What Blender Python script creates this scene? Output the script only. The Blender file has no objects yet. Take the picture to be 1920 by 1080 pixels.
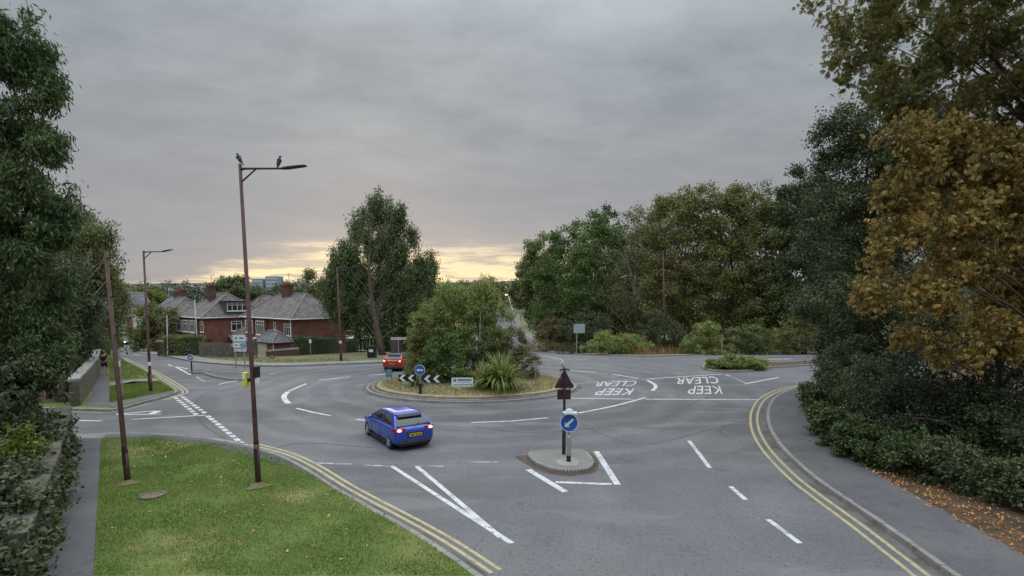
import bpy, bmesh, math, random
import numpy as np
from mathutils import Vector, Matrix
R = math.radians
random.seed(7)
rng = np.random.default_rng(7)
scene = bpy.context.scene
COL = scene.collection

# ------------------------------------------------------------------ camera
F = 1000.0            # focal length in pixels of a 1920 wide frame
HOR = 556.0           # eye level row of the frame
CAMH = 5.5
PITCH = R(6.0)
cd = bpy.data.cameras.new('camera')
cam = bpy.data.objects.new('camera', cd); COL.objects.link(cam)
cam.location = (0, 0, CAMH)
cam.rotation_euler = (R(90) - PITCH, 0, 0)
cd.sensor_width = 36.0
cd.lens = 36.0 * F / 1920.0
S_UP = math.tan(PITCH) + (HOR - 540) / F
cd.shift_y = S_UP * F / 1920.0
cd.clip_start = 0.1; cd.clip_end = 8000
scene.camera = cam

# ------------------------------------------------------------------ world and sun
SUN_EL, SUN_AZ = R(14), R(-14)      # azimuth measured from +Y towards +X
world = bpy.data.worlds.new('World'); scene.world = world; world.use_nodes = True
def build_world():
    nt = world.node_tree; N = nt.nodes; L = nt.links; N.clear()
    def n(t, **k):
        x = N.new(t)
        for a, b in k.items(): setattr(x, a, b)
        return x
    def math_(op, a, b=None, c=None, clamp=False):
        m = n('ShaderNodeMath', operation=op, use_clamp=clamp)
        for i, v in enumerate((a, b, c)):
            if v is None: continue
            if isinstance(v, (int, float)): m.inputs[i].default_value = v
            else: L.new(v, m.inputs[i])
        return m.outputs[0]
    def smap(v, a, b, c=0.0, d=1.0):
        m = n('ShaderNodeMapRange', interpolation_type='SMOOTHSTEP')
        L.new(v, m.inputs[0])
        for i, q in enumerate((a, b, c, d)): m.inputs[i + 1].default_value = q
        return m.outputs[0]
    def mix(f, a, b):
        m = n('ShaderNodeMix', data_type='RGBA')
        if isinstance(f, (int, float)): m.inputs[0].default_value = f
        else: L.new(f, m.inputs[0])
        for i, v in ((6, a), (7, b)):
            if isinstance(v, tuple): m.inputs[i].default_value = (*v, 1)
            else: L.new(v, m.inputs[i])
        return m.outputs[2]
    tc = n('ShaderNodeTexCoord'); sep = n('ShaderNodeSeparateXYZ'); L.new(tc.outputs['Generated'], sep.inputs[0])
    X, Y, Z = sep.outputs
    hz = math_('SQRT', math_('ADD', math_('MULTIPLY', X, X), math_('MULTIPLY', Y, Y)))
    el = math_('DIVIDE', Z, math_('MAXIMUM', hz, 0.02))
    az = math_('ARCTAN2', X, Y)
    den = math_('ADD', math_('MAXIMUM', Z, 0.0), 0.13)
    cx = math_('DIVIDE', X, den); cy = math_('DIVIDE', Y, den)
    cmb = n('ShaderNodeCombineXYZ'); L.new(cx, cmb.inputs[0]); L.new(cy, cmb.inputs[1])
    def noise(vec, s, d, r=.55, w=0.0, dist=0.0):
        t = n('ShaderNodeTexNoise'); L.new(vec, t.inputs['Vector'])
        t.inputs['Scale'].default_value = s; t.inputs['Detail'].default_value = d
        t.inputs['Roughness'].default_value = r; t.inputs['Distortion'].default_value = dist
        return t.outputs[0]
    def scaled(vec, sx, sy, sz):
        m = n('ShaderNodeMapping'); L.new(vec, m.inputs[0]); m.inputs['Scale'].default_value = (sx, sy, sz); return m.outputs[0]
    big = noise(scaled(cmb.outputs[0], .55, 1.0, 1), .75, 4, .5, dist=.5)
    med = noise(scaled(cmb.outputs[0], 1.1, 1.5, 1), 2.4, 7, .6, dist=.15)
    v = math_('ADD', math_('MULTIPLY', big, .55), math_('MULTIPLY', med, .45))
    f = smap(v, .34, .68)
    cloud = mix(f, (.245, .272, .298), (.375, .405, .43))
    # slightly warmer and darker band low down
    lowb = smap(el, .12, .38, 1.0, 0.0)
    warm = mix(math_('MULTIPLY', lowb, .75), cloud, (.315, .308, .325))
    # bright break along the horizon
    hn = noise(scaled(tc.outputs['Generated'], 5, 5, 34), 1.5, 5, .6, dist=.4)
    hn2 = noise(scaled(tc.outputs['Generated'], 7, 7, 70), 1.3, 4, .6, dist=.3)
    azc = math_('ABSOLUTE', math_('ADD', az, .10))
    azw = smap(azc, .20, .62, 1.0, 0.0)
    top = math_('ADD', math_('MULTIPLY', azw, .098), -.005)
    top = math_('ADD', top, math_('MULTIPLY', math_('SUBTRACT', hn, .5), .075))
    gap = smap(math_('SUBTRACT', el, top), -.022, .012, 1.0, 0.0)
    streak = smap(hn2, .46, .60, 1.0, .30)
    gap = math_('MULTIPLY', gap, streak)
    gap = math_('MULTIPLY', gap, smap(az, -.78, -.55, 0.0, 1.0))
    gap = math_('MULTIPLY', gap, smap(az, .3, .7, 1.0, 0.0))
    yel = mix(smap(el, .0, .10), (1.0, .84, .46), (.86, .70, .48))
    pink = mix(math_('MULTIPLY', smap(math_('SUBTRACT', el, top), .0, .06, 1.0, 0.0), math_('MULTIPLY', azw, .45)), warm, (.47, .40, .37))
    c2 = mix(gap, pink, yel)
    # overcast skies are brightest overhead
    grad = smap(Z, .36, .95, 1.0, 6.8)
    vs = n('ShaderNodeVectorMath', operation='SCALE'); L.new(c2, vs.inputs[0]); L.new(math_('MULTIPLY', grad, 10.0), vs.inputs['Scale'])
    sky = n('ShaderNodeTexSky', sky_type='NISHITA', sun_disc=False)
    sky.sun_elevation = SUN_EL; sky.sun_rotation = SUN_AZ
    fin = mix(.975, sky.outputs[0], vs.outputs[0])
    bg = n('ShaderNodeBackground'); L.new(fin, bg.inputs[0]); bg.inputs[1].default_value = .1
    out = n('ShaderNodeOutputWorld'); L.new(bg.outputs[0], out.inputs[0])
build_world()
world.cycles.sampling_method = 'MANUAL'; world.cycles.sample_map_resolution = 512
sd = bpy.data.lights.new('sun', 'SUN'); sun = bpy.data.objects.new('sun', sd); COL.objects.link(sun)
sd.energy = .5; sd.angle = R(25); sd.color = (1, .86, .68)
sdir = Vector((math.sin(SUN_AZ) * math.cos(SUN_EL), math.cos(SUN_AZ) * math.cos(SUN_EL), math.sin(SUN_EL)))
sun.rotation_euler = sdir.to_track_quat('Z', 'Y').to_euler(); sun.location = (-20, 80, 60)
vs_ = scene.view_settings
vs_.view_transform = 'Standard'; vs_.look = 'None'; vs_.gamma = 1; vs_.exposure = 0.14; vs_.use_curve_mapping = False
scene.render.engine = 'CYCLES'
cy = scene.cycles
cy.max_bounces = 5; cy.diffuse_bounces = 3; cy.glossy_bounces = 2; cy.transmission_bounces = 3; cy.transparent_max_bounces = 4
cy.use_denoising = True
try: cy.denoiser = 'OPENIMAGEDENOISE'
except Exception: pass

# ------------------------------------------------------------------ ground shape and aiming helpers
def sst(a, b, x):
    t = min(1, max(0, (x - a) / (b - a))); return t * t * (3 - 2 * t)
def T(y):                       # height of the land: level junction, dip beyond it, rise to the far ridge
    z = -3.4 * sst(40, 92, y)
    if y > 250: z += .031 * (y - 250) * sst(250, 420, y)
    return z
def ray(px, py):
    a = (px - 960) / F; b = (540 - py) / F + S_UP
    dy = math.cos(PITCH) + b * math.sin(PITCH); dz = -math.sin(PITCH) + b * math.cos(PITCH)
    return a / dy, dz / dy
def P(px, py, D):
    a, c = ray(px, py); return Vector((a * D, D, CAMH + c * D))
def G(px, py, off=0.0):
    a, c = ray(px, py); t = 3.0; prev = t
    while t < 2500:
        if CAMH + c * t - T(t) - off < 0: break
        prev = t; t *= 1.02
    lo, hi = prev, t
    for _ in range(30):
        m = (lo + hi) / 2
        if CAMH + c * m - T(m) - off < 0: hi = m
        else: lo = m
    return Vector((a * hi, hi, T(hi) + off))
def GX(px, D, off=0.0):
    return Vector(((px - 960) / F * D, D, T(D) + off))
YS = [40 + 3 * i for i in range(19)] + [100 + 12 * i for i in range(13)] + [256 + 30 * i for i in range(8)] + [500 + 100 * i for i in range(26)]

# ------------------------------------------------------------------ materials
MAT = {}
def mat(name, col, rough=.8, metal=0.0, vary=.12, scale=4.0, bump=0.0, bscale=40.0, spec=.4, emit=None, estr=0.0, coat=0.0, col2=None):
    if name in MAT: return MAT[name]
    m = bpy.data.materials.new(name); m.use_nodes = True; MAT[name] = m
    N = m.node_tree.nodes; L = m.node_tree.links; b = N['Principled BSDF']
    b.inputs['Roughness'].default_value = rough; b.inputs['Metallic'].default_value = metal
    b.inputs['Specular IOR Level'].default_value = spec
    if coat: b.inputs['Coat Weight'].default_value = coat; b.inputs['Coat Roughness'].default_value = .08
    tc = N.new('ShaderNodeTexCoord'); no = N.new('ShaderNodeTexNoise'); L.new(tc.outputs['Object'], no.inputs['Vector'])
    no.inputs['Scale'].default_value = scale; no.inputs['Detail'].default_value = 5
    rp = N.new('ShaderNodeValToRGB'); L.new(no.outputs[0], rp.inputs[0])
    rp.color_ramp.elements[0].position = .32; rp.color_ramp.elements[1].position = .68
    c1 = tuple(max(0, q * (1 - vary)) for q in col); c2 = col2 or tuple(min(1, q * (1 + vary)) for q in col)
    rp.color_ramp.elements[0].color = (*c1, 1); rp.color_ramp.elements[1].color = (*c2, 1)
    L.new(rp.outputs[0], b.inputs['Base Color'])
    if bump:
        n2 = N.new('ShaderNodeTexNoise'); L.new(tc.outputs['Object'], n2.inputs['Vector']); n2.inputs['Scale'].default_value = bscale; n2.inputs['Detail'].default_value = 4
        bp = N.new('ShaderNodeBump'); bp.inputs['Strength'].default_value = bump; bp.inputs['Distance'].default_value = .02
        L.new(n2.outputs[0], bp.inputs['Height']); L.new(bp.outputs[0], b.inputs['Normal'])
    if emit:
        b.inputs['Emission Color'].default_value = (*emit, 1); b.inputs['Emission Strength'].default_value = estr
    return m
def layered(name, base, layers, rough=.9, bump=.5, bscale=60, spec=.3):
    """layers: (colour, scale, lo, hi, detail, stretch)"""
    if name in MAT: return MAT[name]
    m = bpy.data.materials.new(name); m.use_nodes = True; MAT[name] = m
    N = m.node_tree.nodes; L = m.node_tree.links; b = N['Principled BSDF']
    b.inputs['Roughness'].default_value = rough; b.inputs['Specular IOR Level'].default_value = spec
    tc = N.new('ShaderNodeTexCoord'); cur = None
    for i, (c, s, lo, hi, det, st, amt) in enumerate(layers):
        mp = N.new('ShaderNodeMapping'); L.new(tc.outputs['Object'], mp.inputs[0]); mp.inputs['Scale'].default_value = st; mp.inputs['Location'].default_value = (i * 13.7, i * 5.1, 0)
        no = N.new('ShaderNodeTexNoise'); L.new(mp.outputs[0], no.inputs['Vector']); no.inputs['Scale'].default_value = s; no.inputs['Detail'].default_value = det; no.inputs['Roughness'].default_value = .6
        mr = N.new('ShaderNodeMapRange'); L.new(no.outputs[0], mr.inputs[0]); mr.inputs[1].default_value = lo; mr.inputs[2].default_value = hi; mr.inputs[4].default_value = amt
        mx = N.new('ShaderNodeMix'); mx.data_type = 'RGBA'; L.new(mr.outputs[0], mx.inputs[0])
        if cur is None: mx.inputs[6].default_value = (*base, 1)
        else: L.new(cur, mx.inputs[6])
        mx.inputs[7].default_value = (*c, 1); cur = mx.outputs[2]
    L.new(cur, b.inputs['Base Color'])
    n2 = N.new('ShaderNodeTexNoise'); L.new(tc.outputs['Object'], n2.inputs['Vector']); n2.inputs['Scale'].default_value = bscale; n2.inputs['Detail'].default_value = 3
    bp = N.new('ShaderNodeBump'); bp.inputs['Strength'].default_value = bump; bp.inputs['Distance'].default_value = .012
    L.new(n2.outputs[0], bp.inputs['Height']); L.new(bp.outputs[0], b.inputs['Normal'])
    return m
def leafmat(name, cols, trans=.25, clump=.5, cs=.6):
    if name in MAT: return MAT[name]
    m = bpy.data.materials.new(name); m.use_nodes = True; MAT[name] = m
    N = m.node_tree.nodes; L = m.node_tree.links; b = N['Principled BSDF']; out = N['Material Output']
    b.inputs['Roughness'].default_value = .55; b.inputs['Specular IOR Level'].default_value = .3
    cols = [tuple(q * 1.85 for q in c) for c in cols] if trans < .295 else cols; geo = N.new('ShaderNodeNewGeometry'); tc = N.new('ShaderNodeTexCoord')
    no = N.new('ShaderNodeTexNoise'); L.new(tc.outputs['Object'], no.inputs['Vector']); no.inputs['Scale'].default_value = cs; no.inputs['Detail'].default_value = 3
    mr = N.new('ShaderNodeMapRange'); L.new(no.outputs[0], mr.inputs[0]); mr.inputs[1].default_value = .3; mr.inputs[2].default_value = .7
    mm = N.new('ShaderNodeMix'); mm.data_type = 'FLOAT'; mm.inputs[0].default_value = clump
    L.new(geo.outputs['Random Per Island'], mm.inputs[2]); L.new(mr.outputs[0], mm.inputs[3])
    rp = N.new('ShaderNodeValToRGB'); L.new(mm.outputs[0], rp.inputs[0])
    el = rp.color_ramp.elements; k = len(cols)
    el[0].color = (*cols[0], 1); el[0].position = .15; el[1].color = (*cols[-1], 1); el[1].position = .85
    for i in range(1, k - 1):
        e = el.new(.15 + .7 * i / (k - 1)); e.color = (*cols[i], 1)
    L.new(rp.outputs[0], b.inputs['Base Color'])
    tr = N.new('ShaderNodeBsdfTranslucent'); L.new(rp.outputs[0], tr.inputs[0])
    ms = N.new('ShaderNodeMixShader'); ms.inputs[0].default_value = trans
    L.new(b.outputs[0], ms.inputs[1]); L.new(tr.outputs[0], ms.inputs[2]); L.new(ms.outputs[0], out.inputs[0])
    return m
def brickmat(name, c1, c2, mortar, bw=.225, bh=.075, ms=.012, rough=.85, vec='wall', scale=1.0):
    if name in MAT: return MAT[name]
    m = bpy.data.materials.new(name); m.use_nodes = True; MAT[name] = m
    N = m.node_tree.nodes; L = m.node_tree.links; b = N['Principled BSDF']; b.inputs['Roughness'].default_value = rough; b.inputs['Specular IOR Level'].default_value = .25
    tc = N.new('ShaderNodeTexCoord'); sp = N.new('ShaderNodeSeparateXYZ'); L.new(tc.outputs['Object'], sp.inputs[0])
    ad = N.new('ShaderNodeMath'); ad.operation = 'ADD'; L.new(sp.outputs[0], ad.inputs[0]); L.new(sp.outputs[1], ad.inputs[1])
    cb = N.new('ShaderNodeCombineXYZ'); L.new(ad.outputs[0], cb.inputs[0]); L.new(sp.outputs[2], cb.inputs[1])
    br = N.new('ShaderNodeTexBrick'); L.new(cb.outputs[0], br.inputs['Vector'])
    br.inputs['Color1'].default_value = (*c1, 1); br.inputs['Color2'].default_value = (*c2, 1); br.inputs['Mortar'].default_value = (*mortar, 1)
    br.inputs['Scale'].default_value = 1; br.inputs['Brick Width'].default_value = bw; br.inputs['Row Height'].default_value = bh; br.inputs['Mortar Size'].default_value = ms
    no = N.new('ShaderNodeTexNoise'); L.new(tc.outputs['Object'], no.inputs['Vector']); no.inputs['Scale'].default_value = 1.3; no.inputs['Detail'].default_value = 5
    mr = N.new('ShaderNodeMapRange'); L.new(no.outputs[0], mr.inputs[0]); mr.inputs[1].default_value = .3; mr.inputs[2].default_value = .7; mr.inputs[3].default_value = .68; mr.inputs[4].default_value = 1.25
    vm = N.new('ShaderNodeVectorMath'); vm.operation = 'SCALE'; L.new(br.outputs[0], vm.inputs[0]); L.new(mr.outputs[0], vm.inputs['Scale'])
    L.new(vm.outputs[0], b.inputs['Base Color'])
    bp = N.new('ShaderNodeBump'); bp.inputs['Strength'].default_value = .4; bp.inputs['Distance'].default_value = .01; L.new(br.outputs['Fac'], bp.inputs['Height']); bp.invert = True; L.new(bp.outputs[0], b.inputs['Normal'])
    return m

def add_cracks(m):
    N = m.node_tree.nodes; L = m.node_tree.links; b = N['Principled BSDF']; src = b.inputs['Base Color'].links[0].from_socket
    tc = N.new('ShaderNodeTexCoord'); ns = N.new('ShaderNodeTexNoise'); L.new(tc.outputs['Object'], ns.inputs['Vector']); ns.inputs['Scale'].default_value = 1.2; ns.inputs['Detail'].default_value = 5
    vm = N.new('ShaderNodeVectorMath'); vm.operation = 'MULTIPLY_ADD'; L.new(ns.outputs['Color'], vm.inputs[0]); vm.inputs[1].default_value = (.9, .9, 0); L.new(tc.outputs['Object'], vm.inputs[2])
    vo = N.new('ShaderNodeTexVoronoi'); vo.feature = 'DISTANCE_TO_EDGE'; L.new(vm.outputs[0], vo.inputs['Vector']); vo.inputs['Scale'].default_value = .22
    mr = N.new('ShaderNodeMapRange'); L.new(vo.outputs['Distance'], mr.inputs[0]); mr.inputs[1].default_value = .0015; mr.inputs[2].default_value = .006; mr.inputs[3].default_value = 1; mr.inputs[4].default_value = 0
    n2 = N.new('ShaderNodeTexNoise'); L.new(tc.outputs['Object'], n2.inputs['Vector']); n2.inputs['Scale'].default_value = .16
    m2 = N.new('ShaderNodeMapRange'); L.new(n2.outputs[0], m2.inputs[0]); m2.inputs[1].default_value = .55; m2.inputs[2].default_value = .62; m2.inputs[4].default_value = .5
    mu = N.new('ShaderNodeMath'); mu.operation = 'MULTIPLY'; L.new(mr.outputs[0], mu.inputs[0]); L.new(m2.outputs[0], mu.inputs[1])
    mx = N.new('ShaderNodeMix'); mx.data_type = 'RGBA'; L.new(mu.outputs[0], mx.inputs[0]); L.new(src, mx.inputs[6]); mx.inputs[7].default_value = (.04, .04, .042, 1); L.new(mx.outputs[2], b.inputs['Base Color'])
asphalt = layered('asphalt', (.148, .146, .150), [
    ((.10, .102, .11), .13, .42, .62, 4, (1, .5, 1), .8), ((.175, .172, .178), .35, .5, .68, 5, (1, 1, 1), .7),
    ((.07, .072, .078), 1.1, .62, .72, 6, (1, 1, 1), .55), ((.13, .118, .105), .22, .56, .7, 5, (.6, 1, 1), .6), ((.21, .21, .22), 9, .58, .7, 3, (1, 1, 1), .5),
    ((.05, .05, .055), 14, .58, .66, 2, (1, 1, 1), .6), ((.085, .08, .078), .06, .5, .6, 8, (1, 2.5, 1), .6), ((.19, .187, .185), .5, .57, .63, 8, (.35, 1.3, 1), .45)], rough=.82, bump=.6, bscale=45, spec=.35)
add_cracks(asphalt)
def add_tracks(m, cx, cy_):
    'polished wheel tracks running round the roundabout'
    N = m.node_tree.nodes; L = m.node_tree.links; b = N['Principled BSDF']; src = b.inputs['Base Color'].links[0].from_socket
    tc = N.new('ShaderNodeTexCoord'); no = N.new('ShaderNodeTexNoise'); L.new(tc.outputs['Object'], no.inputs['Vector']); no.inputs['Scale'].default_value = .25; no.inputs['Detail'].default_value = 4
    vm = N.new('ShaderNodeVectorMath'); vm.operation = 'DISTANCE'; L.new(tc.outputs['Object'], vm.inputs[0]); vm.inputs[1].default_value = (cx, cy_, 0)
    a = N.new('ShaderNodeMath'); a.operation = 'MULTIPLY_ADD'; L.new(no.outputs[0], a.inputs[0]); a.inputs[1].default_value = 3.2; L.new(vm.outputs['Value'], a.inputs[2])
    s = N.new('ShaderNodeMath'); s.operation = 'SINE'; k = N.new('ShaderNodeMath'); k.operation = 'MULTIPLY'; L.new(a.outputs[0], k.inputs[0]); k.inputs[1].default_value = 3.4; L.new(k.outputs[0], s.inputs[0])
    r1 = N.new('ShaderNodeMapRange'); L.new(s.outputs[0], r1.inputs[0]); r1.inputs[1].default_value = -.2; r1.inputs[2].default_value = .9; r1.inputs[3].default_value = .93; r1.inputs[4].default_value = 1.12
    fr = N.new('ShaderNodeMapRange'); L.new(vm.outputs['Value'], fr.inputs[0]); fr.inputs[1].default_value = 15; fr.inputs[2].default_value = 20; fr.inputs[3].default_value = 1; fr.inputs[4].default_value = 0
    mf = N.new('ShaderNodeMix'); mf.data_type = 'FLOAT'; L.new(fr.outputs[0], mf.inputs[0]); mf.inputs[2].default_value = 1; L.new(r1.outputs[0], mf.inputs[3])
    sc = N.new('ShaderNodeVectorMath'); sc.operation = 'SCALE'; L.new(src, sc.inputs[0]); L.new(mf.outputs[0], sc.inputs['Scale']); L.new(sc.outputs[0], b.inputs['Base Color'])
add_tracks(asphalt, -2.45, 32.7)
path_m = layered('path_tarmac', (.10, .098, .104), [((.135, .13, .135), .5, .45, .65, 5, (1, 1, 1), .8), ((.06, .055, .055), 2.2, .58, .7, 5, (1, 1, 1), .6), ((.17, .165, .165), 14, .58, .68, 2, (1, 1, 1), .5)], bump=.6, bscale=60)
pave_m = layered('pavement_grey', (.20, .19, .18), [((.26, .25, .23), .6, .45, .65, 5, (1, 1, 1), .8), ((.12, .115, .10), 2.2, .56, .7, 5, (1, 1, 1), .6)])
kerb_m = layered('kerb_stone', (.23, .22, .205), [((.31, .30, .275), 1.4, .45, .65, 5, (1, 1, 1), .8), ((.11, .105, .095), 3.5, .55, .7, 5, (1, 1, 1), .8)], bump=.4)
grass_m = layered('lawn', (.085, .125, .028), [((.12, .16, .036), .5, .45, .62, 5, (1, 1, 1), .9), ((.25, .22, .085), .33, .52, .66, 6, (1, 1, 1), .85), ((.09, .135, .03), 3.0, .5, .66, 6, (1, 1, 1), .7)], bump=1, bscale=30)
verge_m = layered('rough_verge', (.12, .125, .05), [((.17, .15, .075), .7, .45, .62, 5, (1, 1, 1), .9), ((.07, .085, .028), 1.8, .5, .66, 6, (1, 1, 1), .8)], bump=1, bscale=30)
dry_m = layered('dry_grass', (.30, .255, .135), [((.22, .20, .09), .9, .48, .62, 5, (1, 1, 1), .8), ((.38, .33, .19), 2.5, .5, .64, 6, (1, 1, 1), .8), ((.16, .12, .07), 1.8, .6, .7, 6, (1, 1, 1), .7)], bump=1, bscale=30)
land_m = layered('land', (.05, .06, .028), [((.075, .075, .035), .03, .45, .62, 5, (1, 1, 1), .9), ((.045, .06, .025), .1, .5, .66, 6, (1, 1, 1), .8)], bump=.2, bscale=3)
soil_m = layered('leaf_soil', (.07, .05, .032), [((.16, .085, .035), 2.5, .45, .65, 6, (1, 1, 1), .8), ((.035, .028, .02), 1.2, .5, .66, 6, (1, 1, 1), .8)], bump=1, bscale=30)
dirt_m = layered('gutter_dirt', (.085, .065, .05), [((.15, .10, .075), 3.5, .45, .65, 6, (1, 1, 1), .8), ((.05, .05, .045), 1.5, .5, .66, 6, (1, 1, 1), .8)], bump=.8)
white_m = layered('road_paint', (.58, .58, .57), [((.36, .36, .36), 1.6, .48, .66, 8, (1, 1, 1), .9), ((.17, .17, .175), 7, .55, .62, 6, (1, 1, 1), .75)], rough=.6, bump=.3)
faint_m = layered('worn_paint', (.40, .40, .41), [((.16, .16, .17), 4, .42, .58, 6, (1, 1, 1), .95)], rough=.7, bump=.3)
yel_m = layered('yellow_paint', (.44, .37, .19), [((.34, .30, .19), 2.0, .45, .64, 6, (1, 1, 1), .9), ((.16, .15, .13), 7, .54, .62, 6, (1, 1, 1), .6)], rough=.6, bump=.3)
seam_m = layered('tar_seam', (.045, .045, .05), [((.1, .1, .105), 3, .45, .6, 4, (1, 1, 1), .8)], bump=.2)
brick = brickmat('red_brick', (.235, .07, .052), (.17, .052, .042), (.17, .12, .10))
brick_dark = brickmat('brown_brick', (.15, .055, .04), (.11, .045, .035), (.12, .09, .08))
tile_m = brickmat('roof_tile', (.215, .19, .18), (.15, .135, .13), (.05, .045, .045), bw=.30, bh=.14, ms=.012)
tile_b = brickmat('roof_tile_brown', (.23, .18, .165), (.16, .13, .12), (.05, .045, .045), bw=.30, bh=.14, ms=.012)
tile_g = brickmat('roof_tile_slate', (.18, .185, .20), (.13, .135, .15), (.05, .05, .05), bw=.30, bh=.16, ms=.010)
stone_m = layered('rubble_stone', (.095, .088, .072), [((.15, .138, .115), 4.5, .5, .56, 2, (1, 1, 1.6), .9), ((.05, .045, .04), 5.5, .56, .60, 1, (1, 1, 1.8), .9), ((.07, .085, .035), 1.3, .5, .66, 6, (1, 1, 1), .8)], bump=1, bscale=6)
white_p = mat('white_upvc', (.72, .72, .70), .4, vary=.05)
render_w = mat('white_render', (.62, .62, .60), .8, vary=.08)
glass_m = mat('window_glass', (.025, .03, .035), .06, spec=.8, vary=.4, scale=.7)
dark_glass = mat('car_glass', (.02, .022, .025), .06, spec=.9, vary=.2)
ridge_m = mat('ridge_tile', (.21, .18, .165), .8)
gutter_m = mat('gutter_plastic', (.05, .05, .055), .5)
pole_m = mat('red_brown_pole', (.058, .024, .022), .55, vary=.4, scale=3, col2=(.10, .042, .034), bump=.2)
pole_dark = mat('dark_pole', (.038, .024, .026), .5, vary=.3)
metal_m = mat('galvanised_steel', (.34, .35, .36), .45, metal=.4, vary=.12)
blackm = mat('black_plastic', (.018, .018, .02), .45, vary=.2)
rubber = mat('rubber', (.018, .018, .018), .8, vary=.2)
rim_m = mat('alloy', (.42, .43, .45), .3, metal=.7)
sign_blue = mat('sign_blue', (.022, .11, .42), .4, vary=.06)
sign_white = mat('sign_white', (.70, .72, .73), .4, vary=.05)
sign_back = mat('sign_back_brown', (.05, .026, .028), .6, vary=.25)
bark = mat('bark', (.085, .062, .045), .95, vary=.4, scale=6, bump=1, bscale=25)
bark_pale = mat('birch_bark', (.40, .37, .32), .85, vary=.45, scale=7, bump=.6)
yellow_case = mat('yellow_case', (.62, .60, .05), .5, vary=.06)

# ------------------------------------------------------------------ builders
class MB:
    def __init__(s): s.v = []; s.f = []
    def add(s, vs, fs):
        o = len(s.v); s.v += [tuple(v) for v in vs]; s.f += [tuple(i + o for i in f) for f in fs]; return s
    def box(s, x0, x1, y0, y1, z0, z1):
        v = [(x0, y0, z0), (x1, y0, z0), (x1, y1, z0), (x0, y1, z0), (x0, y0, z1), (x1, y0, z1), (x1, y1, z1), (x0, y1, z1)]
        return s.add(v, [(0, 3, 2, 1), (4, 5, 6, 7), (0, 1, 5, 4), (1, 2, 6, 5), (2, 3, 7, 6), (3, 0, 4, 7)])
    def prism(s, pts, a0, a1, axis=1):
        """pts: 2-D outline; extruded along axis between a0 and a1"""
        def mk(p, a):
            if axis == 1: return (p[0], a, p[1])
            if axis == 0: return (a, p[0], p[1])
            return (p[0], p[1], a)
        n = len(pts); v = [mk(p, a0) for p in pts] + [mk(p, a1) for p in pts]
        f = [tuple(range(n)), tuple(range(2 * n - 1, n - 1, -1))] + [(i, i + n, (i + 1) % n + n, (i + 1) % n) for i in range(n)]
        return s.add(v, f)
    def tube(s, path, rad, seg=8, cap=True):
        path = [Vector(p) for p in path]
        if not isinstance(rad, (list, tuple)): rad = [rad] * len(path)
        rings = []; ref = None
        for i, p in enumerate(path):
            d = (path[min(i + 1, len(path) - 1)] - path[max(i - 1, 0)]).normalized()
            if ref is None: ref = Vector((1, 0, 0)) if abs(d.x) < .8 else Vector((0, 1, 0))
            u = d.cross(ref).normalized(); w = d.cross(u).normalized(); ref = -w if False else ref
            rings.append([p + (u * math.cos(2 * math.pi * k / seg) + w * math.sin(2 * math.pi * k / seg)) * rad[i] for k in range(seg)])
        v = [q for r in rings for q in r]; f = []
        for i in range(len(path) - 1):
            for k in range(seg):
                a = i * seg + k; b = i * seg + (k + 1) % seg; f.append((a, a + seg, b + seg, b))
        if cap: f += [tuple(range(seg)), tuple(range(len(v) - 1, len(v) - 1 - seg, -1))]
        return s.add(v, f)
    def loft(s, rings, close=True):
        n = len(rings[0]); v = [q for r in rings for q in r]; f = []
        for i in range(len(rings) - 1):
            for k in range(n):
                a = i * n + k; b = i * n + (k + 1) % n; f.append((a, b, b + n, a + n))
        if close: f += [tuple(range(n - 1, -1, -1)), tuple(range(len(v) - n, len(v)))]
        return s.add(v, f)
    def build(s, name, m, parent=None, smooth=False, fix=True):
        me = bpy.data.meshes.new(name); me.from_pydata(s.v, [], s.f); me.update()
        if fix:
            bm = bmesh.new(); bm.from_mesh(me); bmesh.ops.recalc_face_normals(bm, faces=bm.faces); bm.to_mesh(me); bm.free()
        if m: me.materials.append(m)
        if smooth: me.polygons.foreach_set('use_smooth', [True] * len(me.polygons))
        o = bpy.data.objects.new(name, me); COL.objects.link(o)
        if parent: o.parent = parent
        return o
def tag(o, label=None, cat=None, group=None, kind=None):
    if label: o['label'] = label
    if cat: o['category'] = cat
    if group: o['group'] = group
    if kind: o['kind'] = kind
    return o
def empty(name, loc, rz=0.0, label=None, cat=None, group=None, tilt=None):
    o = bpy.data.objects.new(name, None); COL.objects.link(o); o.location = loc; o.rotation_euler = (0, 0, rz)
    if tilt: o.rotation_euler = (tilt[0], tilt[1], rz)
    o.empty_display_size = .2
    return tag(o, label, cat, group)
def copy_tree(o, parent=None):
    c = o.copy(); COL.objects.link(c)
    if parent: c.parent = parent
    for ch in list(o.children): copy_tree(ch, c)
    return c
def subsurf(o, lv=1):
    md = o.modifiers.new('s', 'SUBSURF'); md.levels = lv; md.render_levels = lv; return o
def bevel(o, w=.01, seg=2):
    md = o.modifiers.new('b', 'BEVEL'); md.width = w; md.segments = seg; md.limit_method = 'ANGLE'; return o
def text_mesh(txt, size=1.0):
    c = bpy.data.curves.new('t', 'FONT'); c.body = txt; c.size = size; c.align_x = 'CENTER'; c.align_y = 'CENTER'; c.resolution_u = 3
    o = bpy.data.objects.new('t', c); COL.objects.link(o)
    me = bpy.data.meshes.new_from_object(o.evaluated_get(bpy.context.evaluated_depsgraph_get()))
    v = [tuple(q.co) for q in me.vertices]; f = [tuple(p.vertices) for p in me.polygons]
    bpy.data.objects.remove(o); bpy.data.curves.remove(c); bpy.data.meshes.remove(me)
    return v, f

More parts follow.
